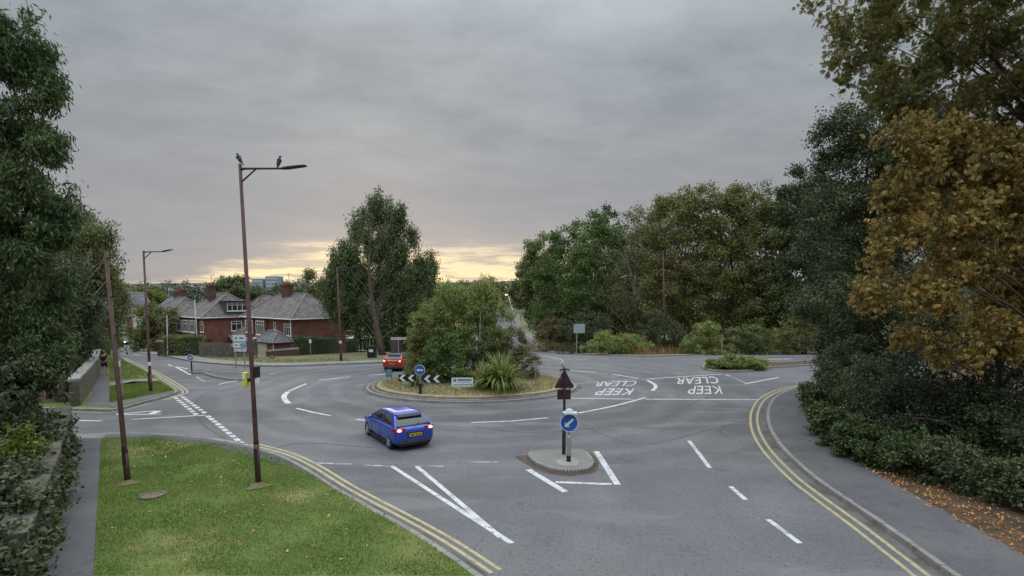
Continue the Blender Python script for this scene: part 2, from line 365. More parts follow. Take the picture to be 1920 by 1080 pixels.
# ------------------------------------------------------------------ draped sheets
def drape(name, pts, off, m, kind='structure', parent=None, lift=None):
    bm = bmesh.new()
    vs = [bm.verts.new((p[0], p[1], 0)) for p in pts]
    bm.faces.new(vs); bmesh.ops.triangulate(bm, faces=bm.faces[:])
    y0 = min(p[1] for p in pts); y1 = max(p[1] for p in pts)
    for y in YS:
        if y0 < y < y1:
            bmesh.ops.bisect_plane(bm, geom=bm.verts[:] + bm.edges[:] + bm.faces[:], plane_co=(0, y, 0), plane_no=(0, 1, 0))
    for v in bm.verts: v.co.z = T(v.co.y) + off
    bmesh.ops.recalc_face_normals(bm, faces=bm.faces)
    me = bpy.data.meshes.new(name); 
    for f in bm.faces:
        if f.normal.z < 0: f.normal_flip()
    bm.to_mesh(me); bm.free(); me.materials.append(m)
    o = bpy.data.objects.new(name, me); COL.objects.link(o)
    if kind: o['kind'] = kind
    if parent: o.parent = parent
    return o
def catmull(pts, n=6, closed=False):
    pts = [Vector((p[0], p[1])) for p in pts]; out = []; k = len(pts)
    rngi = range(k) if closed else range(k - 1)
    for i in rngi:
        p0 = pts[(i - 1) % k] if closed else pts[max(i - 1, 0)]
        p1 = pts[i]; p2 = pts[(i + 1) % k]; p3 = pts[(i + 2) % k] if closed else pts[min(i + 2, k - 1)]
        for j in range(n):
            t = j / n
            out.append(.5 * ((2 * p1) + (-p0 + p2) * t + (2 * p0 - 5 * p1 + 4 * p2 - p3) * t * t + (-p0 + 3 * p1 - 3 * p2 + p3) * t ** 3))
    if not closed: out.append(pts[-1])
    return out
def dens(pts, closed=False, step=1.5):
    """add points so long pieces follow the land"""
    out = []; k = len(pts)
    for i in range(k if closed else k - 1):
        a = Vector(pts[i][:2]); b = Vector(pts[(i + 1) % k][:2]); n = max(1, int((b - a).length / step)); n = min(n, 60)
        out += [a.lerp(b, j / n) for j in range(n)]
    if not closed: out.append(Vector(pts[-1][:2]))
    return out
def offset(pts, d, closed=False):
    out = []; k = len(pts)
    for i in range(k):
        a = pts[(i - 1) % k] if closed else pts[max(i - 1, 0)]; b = pts[(i + 1) % k] if closed else pts[min(i + 1, k - 1)]
        t = (Vector(b[:2]) - Vector(a[:2])).normalized(); out.append(Vector((pts[i][0] - t.y * d, pts[i][1] + t.x * d)))
    return out
def strip(mb, pts, d0, d1, off, closed=False):
    a = offset(pts, d0, closed); b = offset(pts, d1, closed); k = len(pts)
    v = [(p.x, p.y, T(p.y) + off) for p in a] + [(p.x, p.y, T(p.y) + off) for p in b]
    f = [(i, (i + 1) % k, (i + 1) % k + k, i + k) for i in range(k if closed else k - 1)]
    return mb.add(v, f)
def kerb(name, pts, side=1, closed=False, w=.15, h=.125):
    """a run of kerb stones with a joint every metre: side=+1 lies left of the line's direction"""
    mb = MB(); a = offset(pts, 0, closed); b = offset(pts, side * w, closed); k = len(pts)
    for i in range(k if closed else k - 1):
        j = (i + 1) % k; p0 = Vector(a[i]); p1 = Vector(a[j]); q0 = Vector(b[i]); q1 = Vector(b[j])
        L = (p1 - p0).length
        if L < 1e-4: continue
        n = max(1, round(L / .9)) if L < 40 else 40
        for s in range(n):
            g = .008 / L
            t0 = s / n + g; t1 = (s + 1) / n - g
            pp = [p0.lerp(p1, t0), p0.lerp(p1, t1), q0.lerp(q1, t1), q0.lerp(q1, t0)]
            hh = h + random.uniform(-.004, .004)
            bev = [pp[0].lerp(pp[3], .12), pp[1].lerp(pp[2], .12)]
            v = [(p.x, p.y, T(p.y) - .05) for p in pp] + [(pp[0].x, pp[0].y, T(pp[0].y) + hh - .02), (pp[1].x, pp[1].y, T(pp[1].y) + hh - .02)] + \
                [(bev[0].x, bev[0].y, T(bev[0].y) + hh), (bev[1].x, bev[1].y, T(bev[1].y) + hh)] + [(pp[2].x, pp[2].y, T(pp[2].y) + hh), (pp[3].x, pp[3].y, T(pp[3].y) + hh)]
            mb.add(v, [(0, 1, 5, 4), (4, 5, 7, 6), (6, 7, 8, 9), (1, 2, 8, 7, 5), (3, 0, 4, 6, 9)])
    o = mb.build(name, kerb_m); o['kind'] = 'structure'; return o
def g2(pp): return [G(*p).to_2d() for p in pp]

# ---- the land itself
def build_ground():
    xs = [-1600, -700, -300, -130, 130, 300, 700, 1600]; ys = [-60, 0] + YS + [3200]
    v = [(x, y, T(y)) for y in ys for x in xs]; n = len(xs)
    f = [(j * n + i, j * n + i + 1, (j + 1) * n + i + 1, (j + 1) * n + i) for j in range(len(ys) - 1) for i in range(n - 1)]
    MB().add(v, f).build('ground', land_m)['kind'] = 'structure'
build_ground()
def build_hills():
    mb = MB(); nx = 90; rows = []
    for j, y in enumerate((1500, 1800, 2200, 2700)):
        for i in range(nx):
            x = -2600 + 5200 * i / (nx - 1)
            prof = 1.0 + .35 * math.sin(x * .0021 + 1.0) + .16 * math.sin(x * .0063 + .4) + .05 * math.sin(x * .019)
            rows.append((x, y, T(1500) + (0, 14, 30, 34)[j] * prof * .9 - 2))
    f = [(j * nx + i, j * nx + i + 1, (j + 1) * nx + i + 1, (j + 1) * nx + i) for j in range(3) for i in range(nx - 1)]
    MB().add(rows, f).build('hills', mat('far_hill', (.06, .075, .075), 1, vary=.35, scale=.01), smooth=True)['kind'] = 'structure'
build_hills()
drape('road', [(-150, -14), (90, -14), (90, 135), (2.6, 135), (2.6, 268), (-6.6, 268), (-6.6, 135), (-150, 135)], .012, asphalt)

# near left verge
k1 = catmull(g2([(20, 826), (145, 819), (270, 817), (380, 825), (455, 838), (520, 856), (570, 880), (640, 925), (790, 1010), (900, 1085)]), 5)
k1 = k1 + [k1[-1] + (k1[-1] - k1[-2]).normalized() * 7, k1[-1] + (k1[-1] - k1[-2]).normalized() * 7 + Vector((.6, -15))]
drape('grass_verge', k1 + [Vector((-150, -13)), Vector((-150, k1[0].y))], .12, grass_m)
kerb('kerb', k1, -1)
mb = MB(); kk = catmull(g2([(150, 819), (270, 817), (380, 825), (455, 838), (520, 856), (570, 880), (640, 925)]), 5)
ka = offset(kk, -.14); kb = [ka[i] + (p - ka[i]) * (1 - sst(.62, 1.0, i / (len(kk) - 1))) for i, p in enumerate(offset(kk, -.75))]; n_ = len(kk)
mb.add([(p.x, p.y, .128) for p in ka] + [(p.x, p.y, .128) for p in kb], [(i, i + 1, i + 1 + n_, i + n_) for i in range(n_ - 1)]); mb.build('pavement', path_m)['kind'] = 'structure'
drape('footpath', [p.to_2d() for p in (G(143, 828), G(190, 828), G(184, 940), G(170, 1200), G(-30, 1200), G(118, 945))], .136, path_m)
drape('pavement', g2([(144, 820), (200, 820), (190, 830), (143, 830)]), .132, pave_m)
drape('woodland_floor', [G(132, 845).to_2d(), G(108, 950).to_2d(), G(20, 1200).to_2d(), Vector((-60, 3)), Vector((-60, G(132, 845).y))], .134, soil_m)
# upper left verge
k2 = catmull(g2([(20, 768), (160, 771), (215, 771), (270, 757), (312, 746)]), 4) + catmull(g2([(326, 741), (334, 737), (326, 728), (292, 706), (240, 680), (222, 671)]), 5)
dd = (k2[-1] - k2[-4]).normalized(); k2 += [k2[-1] + dd * 30, k2[-1] + dd * 60]
drape('grass_verge', k2 + [Vector((-150, k2[-1].y)), Vector((-150, k2[0].y))], .12, grass_m)
kerb('kerb', dens(k2[:-2] + k2[-2:], step=4), 1)
drape('woodland_floor', [G(150, 760).to_2d(), G(176, 722).to_2d(), G(186, 690).to_2d(), G(190, 664).to_2d() , Vector((-120, 62)), Vector((-120, G(150, 760).y))], .128, soil_m)
drape('footpath', g2([(163, 765), (207, 765), (205, 720), (203, 690), (200, 662), (192, 662), (188, 690), (178, 725)]), .132, path_m)
drape('pavement', g2([(205, 767), (215, 769), (270, 755), (325, 741), (326, 736), (305, 741), (270, 747), (225, 757), (207, 760)]), .136, path_m)
drape('footpath', g2([(207, 727), (250, 719), (296, 718), (292, 713), (250, 714), (207, 721)]), .13, pave_m)
# far left bank, in front of the houses
k3 = catmull(g2([(224, 651), (250, 658), (300, 667), (350, 677), (430, 685), (520, 688), (640, 684), (720, 681)]), 5)
d3 = (k3[0] - k3[3]).normalized()
k3 = [k3[0] + d3 * 60, k3[0] + d3 * 25] + k3 + [Vector((-9.0, 46.5)), Vector((-7.2, 50)), Vector((-6.6, 56)), Vector((-6.5, 80)), Vector((-6.5, 130)), Vector((-6.5, 268))]
drape('grass_verge', k3 + [Vector((-150, 268)), Vector((-150, k3[0].y))], .12, verge_m)
kerb('kerb', dens(k3, step=3), 1)
mb = MB(); strip(mb, dens(k3[:-1], step=2), .15, 1.9, .126); mb.build('pavement', pave_m)['kind'] = 'structure'
# far right bank
k4 = [Vector((2.4, 268)), Vector((2.4, 130))] + catmull(g2([(988, 640), (1000, 653), (1025, 660), (1090, 665), (1200, 669), (1330, 666), (1500, 657), (1700, 648)]), 5)
k4 += [k4[-1] + (k4[-1] - k4[-4]).normalized() * 30]
drape('grass_verge', k4 + [Vector((149, k4[-1].y + 8)), Vector((149, 268))], .12, verge_m)
kerb('kerb', dens(k4, step=3), 1)
mb = MB(); strip(mb, dens(k4[1:], step=2), .15, 2.0, .126); mb.build('pavement', pave_m)['kind'] = 'structure'
gutter_m2 = layered('gutter_grit', (.135, .132, .13), [((.075, .062, .05), 1.3, .44, .6, 7, (1, 1, 1), .85), ((.16, .13, .09), 5, .56, .66, 5, (1, 1, 1), .6)])
# near right corner
k5 = catmull(g2([(1900, 694), (1700, 704), (1600, 713), (1500, 728), (1455, 745), (1438, 768), (1438, 800), (1460, 840), (1510, 890), (1560, 928), (1650, 990), (1780, 1085)]), 5)
k5 = [k5[0] + Vector((40, 3))] + k5 + []; k5 += [k5[-1] + (k5[-1] - k5[-2]).normalized() * 9]
drape('leaf_ground', k5 + [k5[-1] + Vector((1, -12)), Vector((89, -13)), Vector((89, k5[0].y))], .12, soil_m)
kerb('kerb', dens(k5, step=2), 1)
mb = MB(); strip(mb, dens(k5, step=1), .15, 2.05, .128); mb.build('pavement', path_m)['kind'] = 'structure'

gm = MB(); strip(gm, dens(k5, step=1), -.01, -.24, .0142); strip(gm, k1[:-2], .01, .2, .0142); gm.build('gutter_dirt', gutter_m2)['kind'] = 'structure'
# roundabout
RC = Vector((-2.45, 32.7)); RX, RY = 6.45, 5.5
ring = [Vector((RC.x + RX * math.cos(t), RC.y + RY * math.sin(t))) for t in np.linspace(0, 2 * math.pi, 72, endpoint=False)]
kerb('kerb', ring, 1, closed=True, w=.16, h=.10)
apron = offset(ring, .16, True); mb = MB()
v = []; k = len(ring)
for d, z in ((.16, .10), (.50, .125), (.52, .19), (.64, .20)):
    v += [(p.x, p.y, z) for p in offset(ring, d, True)]
mb.add(v, [(r * k + i, r * k + (i + 1) % k, (r + 1) * k + (i + 1) % k, (r + 1) * k + i) for r in range(3) for i in range(k)])
mb.build('kerb_apron', brickmat('apron_setts', (.24, .19, .165), (.19, .155, .14), (.10, .09, .08), bw=.2, bh=.1))['kind'] = 'structure'
def rz(x, y):            # height of the roundabout's mound
    q = math.hypot((x - RC.x) / (RX - .6), (y - RC.y) / (RY - .6)); return .19 + .45 * max(0, 1 - q * q) ** .9
mb = MB(); v = []; rr = 10
for a in range(rr):
    s = 1 - a / rr
    for t in range(60):
        x = RC.x + (RX - .63) * s * math.cos(t * math.pi / 30); y = RC.y + (RY - .63) * s * math.sin(t * math.pi / 30); v.append((x, y, rz(x, y)))
v.append((RC.x, RC.y, rz(*RC)))
f = [(a * 60 + t, a * 60 + (t + 1) % 60, (a + 1) * 60 + (t + 1) % 60, (a + 1) * 60 + t) for a in range(rr - 1) for t in range(60)] + [((rr - 1) * 60 + t, (rr - 1) * 60 + (t + 1) % 60, rr * 60) for t in range(60)]
mb.add(v, f).build('roundabout_mound', dry_m, smooth=True)['kind'] = 'structure'

def island(pts, name, top, h=.13, smooth=True, w=.13):
    r = catmull(g2(pts), 5, True)
    area = sum(r[i].x * r[(i + 1) % len(r)].y - r[(i + 1) % len(r)].x * r[i].y for i in range(len(r)))
    if area < 0: r = r[::-1]
    kerb('kerb', r, 1, closed=True, w=w, h=h)
    drape(name, offset(r, w * .95, True), h - .006, top)
    return r
ci = [(990, 855), (1012, 850), (1050, 848), (1085, 848), (1103, 855), (1113, 869), (1108, 882), (1085, 888), (1050, 888), (1020, 880), (996, 867)]
island(ci, 'traffic_island', pave_m)
drape('island_patch', catmull(g2([(1045, 869), (1075, 865), (1085, 873), (1078, 881), (1050, 879)]), 4, True), .131, mat('concrete', (.30, .285, .25), .9, vary=.2, bump=.4))
drape('gutter_dirt', catmull(g2([(966, 857), (988, 854), (1050, 845), (1098, 847), (1120, 862), (1119, 883), (1098, 890), (1060, 893), (1018, 886), (990, 873)]), 5, True), .017, dirt_m)
island([(383, 702), (400, 700), (440, 700), (483, 706), (478, 712), (440, 714), (405, 709)], 'traffic_island', path_m)
island([(352, 698), (372, 695), (396, 696), (384, 700), (360, 701)], 'traffic_island', path_m)
shr = island([(1316, 690), (1335, 682), (1380, 679), (1440, 682), (1600, 676), (1605, 681), (1446, 691), (1400, 698), (1345, 698)], 'traffic_island', soil_m)

gm = MB(); strip(gm, ring, -.3, -.01, .0146, True); gm.build('gutter_dirt', gutter_m2)['kind'] = 'structure'
# ------------------------------------------------------------------ road markings
wm = MB(); fm = MB(); ym = MB(); sm = MB()
ROADZ = .0165
ZN = [0]
def line(mb, pts, w=.12, smooth=0, z=ROADZ):
    q = g2(pts)
    if smooth: q = catmull(q, smooth)
    ZN[0] += 1; strip(mb, dens(q, step=2), -w / 2, w / 2, z + .0003 * (ZN[0] % 12))
for a in [[(598, 713), (657, 707)], [(541, 734), (574, 720)], [(556, 766), (588, 774), (621, 780)], [(668, 787), (715, 792)], [(883, 793), (960, 790), (1027, 784)],
          [(691, 704), (722, 702)], [(1065, 695), (1118, 699)], [(1148, 702), (1197, 710)], [(1065, 747), (1187, 749)],
          [(1210, 749), (1420, 750)], [(1213, 711), (1352, 702)], [(1360, 703), (1371, 706)], [(1397, 720), (1460, 708)], [(1292, 827), (1331, 878)], [(1370, 913), (1398, 938)], [(1440, 975), (1500, 1020)],
          [(735, 875), (843, 945), (960, 1020)], [(781, 875), (843, 927), (940, 1010)], [(248, 787), (385, 779)], [(95, 788), (190, 790)],
          [(329, 688), (357, 703)], [(331, 688), (352, 692)], [(315, 684), (323, 687)], [(410, 721), (446, 714)], [(505, 702), (516, 701)],
          [(1438, 667), (1466, 666)], [(1015, 668), (1052, 674)], [(1122, 673), (1142, 674)], [(1080, 674), (1100, 674)], [(1187, 672), (1200, 671)]]:
    line(wm, a, .14 if a[0][1] > 760 else .17)
line(wm, [(1084, 775), (1150, 762), (1210, 746)], .16, 4)
line(wm, [(541, 735), (534, 741), (533, 748), (541, 757)], .28, 4)
line(wm, [(1214, 714), (1227, 721), (1229, 727), (1223, 733)], .22, 4)
line(wm, [(1118, 847), (1158, 910)], .2); line(wm, [(1042, 905), (1147, 909)], .16); line(wm, [(990, 881), (1060, 923)], .2); line(wm, [(1425, 674), (1486, 673)], .5)
for a in [[(590, 869), (660, 871)], [(682, 873), (737, 875)], [(787, 875), (832, 875)], [(883, 867), (934, 867)], [(1078, 720), (1190, 712)], [(368, 707), (384, 716)], [(368, 708), (392, 706)], [(402, 712), (424, 711)], [(1374, 707), (1392, 716)], [(1391, 715), (1401, 720)], [(250, 664), (262, 668)], [(275, 672), (287, 675)], [(240, 660), (246, 662)]]:
    line(fm, a, .13)
def dashes(a, b, n, w, fill=.6):
    A = G(*a).to_2d(); B = G(*b).to_2d()
    for i in range(n):
        strip(wm, [A.lerp(B, i / n), A.lerp(B, (i + fill) / n)], -w / 2, w / 2, ROADZ)
dashes((325, 743), (371, 780), 9, .19); dashes((337, 741), (387, 777), 9, .19); dashes((389, 780), (458, 836), 10, .2, .7)
# elongated give way triangle
A, B, C_ = [G(*p).to_2d() for p in ((218, 777), (290, 770), (302, 777))]
line(wm, [(218, 777), (291, 771)], .14); line(wm, [(219, 778), (302, 777)], .13); strip(wm, [G(284, 774).to_2d(), G(298, 773.5).to_2d()], -.33, .33, ROADZ + .002)
def word(txt, q):
    """q: corner pixels of the word as painted: start-bottom, end-bottom, end-top, start-top"""
    v, f = text_mesh(txt); xs = [p[0] for p in v]; ys = [p[1] for p in v]; x0, x1, y0, y1 = min(xs), max(xs), min(ys), max(ys)
    c = [G(*p) for p in q]; out = []
    for p in v:
        s = (p[0] - x0) / (x1 - x0); t = (p[1] - y0) / (y1 - y0)
        w = c[0].lerp(c[1], s).lerp(c[3].lerp(c[2], s), t); out.append((w.x, w.y, T(w.y) + ROADZ))
    wm.add(out, f)
word('KEEP', [(1190, 729), (1124, 729), (1113, 741), (1180, 741)])
word('CLEAR', [(1197, 714), (1117, 717), (1113, 725), (1188, 724)])
word('KEEP', [(1349, 724), (1294, 724), (1288, 739), (1355, 739)])
word('CLEAR', [(1343, 706), (1270, 709), (1265, 721), (1350, 719)])
# yellow lines
ya = catmull(g2([(455, 838), (520, 856), (570, 880), (640, 925), (790, 1010), (900, 1085)]), 6)
strip(ym, ya, .25, .34, ROADZ); strip(ym, ya, .46, .55, ROADZ)
strip(ym, catmull(g2([(60, 824), (145, 819), (270, 817), (380, 825), (455, 838)]), 6), .2, .3, ROADZ)
yb = k2[14:-2]
strip(ym, yb, -.2, -.29, ROADZ); strip(ym, yb, -.42, -.51, ROADZ); strip(ym, k2[2:13], -.2, -.28, ROADZ)
strip(ym, dens(k5, step=1), -.3, -.4, ROADZ); strip(ym, dens(k5, step=1), -.58, -.68, ROADZ)
for nm, b_, m_ in (('road_marking', wm, white_m), ('road_marking', fm, faint_m), ('road_marking', ym, yel_m)):
    b_.build(nm, m_)['kind'] = 'structure'
for a in [[(365, 760), (375, 745), (400, 731), (445, 715), (520, 703), (560, 700)], [(462, 738), (480, 726), (510, 718), (560, 712)], [(1080, 790), (1195, 833), (1345, 803), (1480, 770)], [(1240, 790), (1290, 762), (1330, 745)], [(368, 781), (385, 800), (420, 822)], [(885, 800), (1000, 812), (1150, 800)], [(470, 860), (560, 832), (700, 840)]]:
    line(sm, a, .035, 6, ROADZ - .003)
sm.build('tar_seam', seam_m)['kind'] = 'structure'
# ------------------------------------------------------------------ vegetation
def quads_mesh(name, V, m, parent=None, loc=None):
    """V: (n, k, 3) polygons of k corners"""
    n, k = V.shape[:2]
    if loc is not None: V = V - np.array(loc)
    me = bpy.data.meshes.new(name)
    me.vertices.add(n * k); me.vertices.foreach_set('co', V.reshape(-1).astype(np.float32))
    me.loops.add(n * k); me.loops.foreach_set('vertex_index', np.arange(n * k, dtype=np.int32))
    me.polygons.add(n); me.polygons.foreach_set('loop_start', np.arange(0, n * k, k, dtype=np.int32)); me.polygons.foreach_set('loop_total', np.full(n, k, dtype=np.int32))
    me.update(calc_edges=True); me.materials.append(m)
    o = bpy.data.objects.new(name, me); COL.objects.link(o)
    if parent: o.parent = parent
    return o
def nrm(a): return a / np.maximum(np.linalg.norm(a, axis=-1, keepdims=True), 1e-9)
def leaf_quads(c, L, W, droop=.3, out=None, flat=.5, kink=.25):
    n = len(c); u = rng.normal(size=(n, 3))
    if out is not None: u = u * .8 + out * .7
    u[:, 2] -= droop * 1.6; u = nrm(u)
    up = rng.normal(size=(n, 3)) * (1 - flat); up[:, 2] += flat
    v = nrm(np.cross(u, up)); w = np.cross(u, v)
    s = rng.uniform(.65, 1.3, size=(n, 1)); l = L * s; wd = W * s
    V = np.empty((n, 4, 3)); V[:, 0] = c; V[:, 1] = c + u * l * .45 + v * wd * .5 + w * wd * kink; V[:, 2] = c + u * l; V[:, 3] = c + u * l * .45 - v * wd * .5 + w * wd * kink
    return V
def palmate(c, L, W, droop=.4):
    n = len(c); u = rng.normal(size=(n, 3)); u[:, 2] -= droop * 1.5; u = nrm(u)
    up = rng.normal(size=(n, 3)) * .5; up[:, 2] += .6; v = nrm(np.cross(u, up)); w = np.cross(u, v); out = []
    s = rng.uniform(.7, 1.25, size=(n, 1))
    for a, ls in ((-1.15, .62), (-.58, .88), (0, 1), (.58, .88), (1.15, .62)):
        d = u * math.cos(a) + v * math.sin(a) - w * 0 ; d = d + np.array([0, 0, -.25]); d = nrm(d); e = nrm(np.cross(d, w)); l = L * ls * s; ww = W * s
        V = np.empty((n, 4, 3)); V[:, 0] = c; V[:, 1] = c + d * l * .62 + e * ww * .5; V[:, 2] = c + d * l; V[:, 3] = c + d * l * .62 - e * ww * .5
        out.append(V)
    return np.concatenate(out)
def blob_clumps(blobs, clr, dens_=1.0, shell=.45):
    """clump centres, radii and outward directions for a list of ellipsoids (centre, radii)"""
    C = []; O = []
    for c, r in blobs:
        a = r[0] * r[2] + .6 * r[1] * (r[0] + r[2]) / 2
        n = max(5, int(dens_ * 2.6 * a / (clr * clr)))
        d = nrm(rng.normal(size=(n, 3))); q = rng.uniform(shell ** 3, 1.12, size=(n, 1)) ** (1 / 3)
        C.append(np.array(c) + d * q * np.array(r)); O.append(d)
    return np.concatenate(C), np.concatenate(O)
def WB(D, blobs, dy=.75):
    out = []
    for b in blobs:
        dd = b[4] if len(b) > 4 else 0; k = (D + dd) / F
        out.append((tuple(P(b[0], b[1], D + dd)), (b[2] * k, max(b[2], b[3] * .6) * k * dy, b[3] * k)))
    return out
def limb_path(a, b, sag=.12, n=5):
    a = Vector(a); b = Vector(b); L = (b - a).length; pts = []
    off = Vector(rng.normal(size=3)) * L * .06
    for i in range(n + 1):
        t = i / n; p = a.lerp(b, t); p += off * math.sin(t * math.pi); p.z += L * sag * math.sin(t * math.pi) * .8; pts.append(p)
    return pts
def tree(name, base, blobs, n, L, W, clr, lm, label, cat='tree', droop=.3, kind='leaf', trunk=.25, limbs=9, bm=None, group=None, flat=.5, dens_=1.0, squash=.75, hang=0.0, stems=1, tname='trunk', spread=.42, cname='crown', lr=1.0):
    base = Vector(base); root = empty(name, base, 0, label, cat, group); bm = bm or bark
    C, O = blob_clumps(blobs, clr, dens_)
    keep = C[:, 2] > base.z + .05; C = C[keep]; O = O[keep]
    per = rng.multinomial(n, rng.dirichlet(np.full(len(C), 2.5))); idx = np.repeat(np.arange(len(C)), per)
    g = rng.normal(size=(len(idx), 3)) * clr * spread; g[:, 2] *= squash
    if hang: 
        h = rng.uniform(0, 1, size=len(idx)) ** 1.5 * hang; g[:, 2] -= h; g[:, :2] *= (1 - .5 * h / hang)[:, None]
    c = C[idx] + g; c = c[c[:, 2] > base.z + .03]
    O2 = O[idx][:len(c)]
    if kind == 'palm': V = palmate(c, L, W, droop)
    else: V = leaf_quads(c, L, W, droop, out=None, flat=flat)
    quads_mesh(cname, V, lm, root, base)
    if trunk:
        mb = MB(); cen = C.mean(axis=0); top = Vector((float(np.clip(cen[0], base.x - 2.5, base.x + 2.5)), float(np.clip(cen[1], base.y - 2, base.y + 2)), float(np.percentile(C[:, 2], 70))))
        order = rng.permutation(len(C))[:limbs]
        for s in range(stems):
            b0 = base + (Vector((rng.normal() * trunk * 2.2, rng.normal() * trunk * 2.2, 0)) if stems > 1 else Vector((0, 0, 0)))
            t1 = top + (Vector((rng.normal(), rng.normal(), rng.normal() * .5)) * clr * 1.2 if stems > 1 else Vector((0, 0, 0)))
            pth = limb_path(b0 - Vector((0, 0, .2)), t1, 0, 7)
            mb.tube([q - base for q in pth], [trunk * (1.25 if i == 0 else 1.0 - .78 * i / 7) for i in range(8)], 8)
            for j, o_ in enumerate(order[s::stems]):
                e = Vector(C[o_]); t = max(.18, min(.92, (e.z - base.z) / max(.1, (top.z - base.z)) * .62)); a = pth[min(6, int(t * 7))]
                lp = limb_path(a, e, .10); r0 = trunk * (.42 - .2 * t) * lr
                mb.tube([q - base for q in lp], [r0 * (1 - .8 * i / 5) for i in range(6)], 5)
        mb.build(tname, bm, root, smooth=True)
    return root
lv_dark = leafmat('leaf_dark', [(.026, .034, .017), (.044, .056, .025), (.074, .088, .038)], .18)
lv_left = leafmat('leaf_lance', [(.026, .044, .018), (.05, .076, .028), (.09, .12, .05)], .22)
lv_mid = leafmat('leaf_mid', [(.05, .064, .022), (.085, .10, .032), (.135, .142, .052)], .25)
lv_green = leafmat('leaf_green', [(.04, .068, .02), (.07, .108, .03), (.115, .15, .048)], .25)
lv_olive = leafmat('leaf_olive', [(.07, .072, .026), (.115, .115, .04), (.18, .16, .06)], .25)
lv_autumn = leafmat('leaf_autumn', [(.07, .085, .028), (.17, .145, .042), (.33, .20, .05), (.50, .35, .11)], .3, clump=.28, cs=.9)
lv_autumn2 = leafmat('leaf_turning', [(.065, .095, .03), (.14, .155, .045), (.29, .21, .06)], .3, clump=.3, cs=.7)
lv_birch = leafmat('leaf_birch', [(.04, .06, .025), (.075, .10, .04), (.12, .14, .06)], .25)
lv_rb = leafmat('leaf_round', [(.08, .10, .03), (.135, .16, .05), (.21, .235, .08)], .28)
lv_grey = leafmat('leaf_greyish', [(.055, .06, .028), (.095, .10, .042), (.145, .14, .06)], .2)
lv_brown = leafmat('leaf_brown', [(.07, .045, .025), (.12, .085, .045), (.16, .13, .06)], .2)
lv_yel = leafmat('leaf_yellowish', [(.10, .13, .025), (.17, .20, .04), (.24, .26, .06)], .3)
lv_bronze = leafmat('dry_stalk', [(.12, .06, .03), (.22, .12, .055), (.30, .19, .09)], .2)
lv_far = leafmat('leaf_far', [(.026, .036, .022), (.04, .052, .028), (.055, .068, .036)], .15)
lv_litter = leafmat('fallen_leaf', [(.13, .06, .025), (.27, .12, .04), (.33, .20, .09)], .1)
lv_grass = leafmat('grass_blade', [(.10, .165, .025), (.16, .235, .04), (.27, .28, .085)], .3, clump=.65, cs=.45)
lv_dry = leafmat('straw_blade', [(.22, .19, .08), (.34, .29, .14), (.45, .39, .22)], .3, clump=.3)
lv_strap = leafmat('strap_leaf', [(.12, .17, .035), (.24, .29, .08), (.40, .42, .17)], .3, clump=.2)

# left side of the frame
tree('broadleaf_tree', GX(-40, 17), WB(17, [(-30, 60, 100, 80), (35, 75, 40, 50), (55, 130, 40, 85), (85, 170, 26, 50), (30, 250, 75, 90), (-60, 330, 110, 160), (40, 380, 85, 90), (105, 400, 42, 45), (30, 520, 100, 100), (-60, 620, 110, 130), (75, 610, 55, 90), (20, 690, 70, 60)]), 105000, .19, .05, .5, lv_left, 'tall dark green tree with long drooping leaves, beside the footpath at the left edge', droop=.9, trunk=.28, limbs=26, hang=.45, flat=.3, spread=.36)
tree('laurel_bush', GX(40, 14.2), WB(14, [(30, 740, 70, 80, 2), (85, 830, 34, 40, 1), (0, 850, 80, 80, .5), (95, 880, 30, 34), (60, 920, 50, 40), (10, 940, 80, 60, -.5), (-60, 800, 80, 160), (-80, 950, 90, 100, -1)]), 34000, .15, .065, .36, lv_dark, 'dark glossy bush spilling over the old wall beside the near footpath', 'bush', droop=.35, trunk=.07, limbs=12, tname='stem', cname='foliage')
tree('variegated_bush', GX(28, 12.6), WB(12.3, [(35, 850, 34, 44), (15, 935, 40, 46), (60, 985, 40, 40, -.5), (20, 1050, 60, 50, -1.5), (-40, 1000, 60, 80, -1)]), 8000, .11, .07, .24, lv_yel, 'yellow green bush low in the dark shade at the left edge', 'bush', droop=.3, trunk=.05, limbs=6, tname='stem', cname='foliage')
wi = []
for px, py in ((128, 860), (122, 890), (115, 925), (104, 960), (92, 1000), (80, 1045), (66, 1100), (52, 1160), (36, 1230)):
    g = G(px, py); wi += [((g.x - .22, g.y, .7), (.36, .6, .7)), ((g.x - .6, g.y, 1.25), (.6, .6, .5)), ((g.x - 1.3, g.y, 1.3), (.7, .7, .7))]
g = G(137, 836); wi += [((g.x - .35, g.y, 1.1), (.3, .4, .3))]
tree('wall_ivy', G(112, 900), wi, 56000, .12, .08, .25, lv_dark, 'dark ivy swallowing the near stone wall beside the footpath', 'ivy', trunk=.03, limbs=6, tname='stem', cname='foliage')
tree('broadleaf_tree', G(118, 758), WB(33, [(60, 560, 80, 80), (120, 600, 60, 60), (60, 640, 90, 40), (150, 540, 38, 70), (-30, 560, 90, 130)]), 30000, .22, .09, .7, lv_dark, 'dark tree with a bare upright trunk in the wooded ground beyond the side road', trunk=.24, limbs=14, droop=.5, hang=.5)
tree('broadleaf_tree', G(150, 722), WB(42, [(178, 440, 26, 34), (150, 455, 30, 34), (165, 470, 45, 60), (185, 560, 35, 80), (140, 520, 50, 80), (195, 500, 22, 50), (180, 640, 30, 40), (205, 470, 16, 55), (215, 560, 12, 70)]), 30000, .24, .08, .7, lv_mid, 'green tree with trailing branches leaning over the far footpath', trunk=.22, limbs=16, droop=.9, hang=1.6)
tree('broadleaf_tree', GX(90, 52), WB(52, [(60, 440, 110, 90), (100, 560, 110, 100), (120, 640, 100, 50)]), 16000, .4, .18, 1.0, lv_dark, 'dense dark tree filling the back of the left wood', trunk=.3, limbs=10)
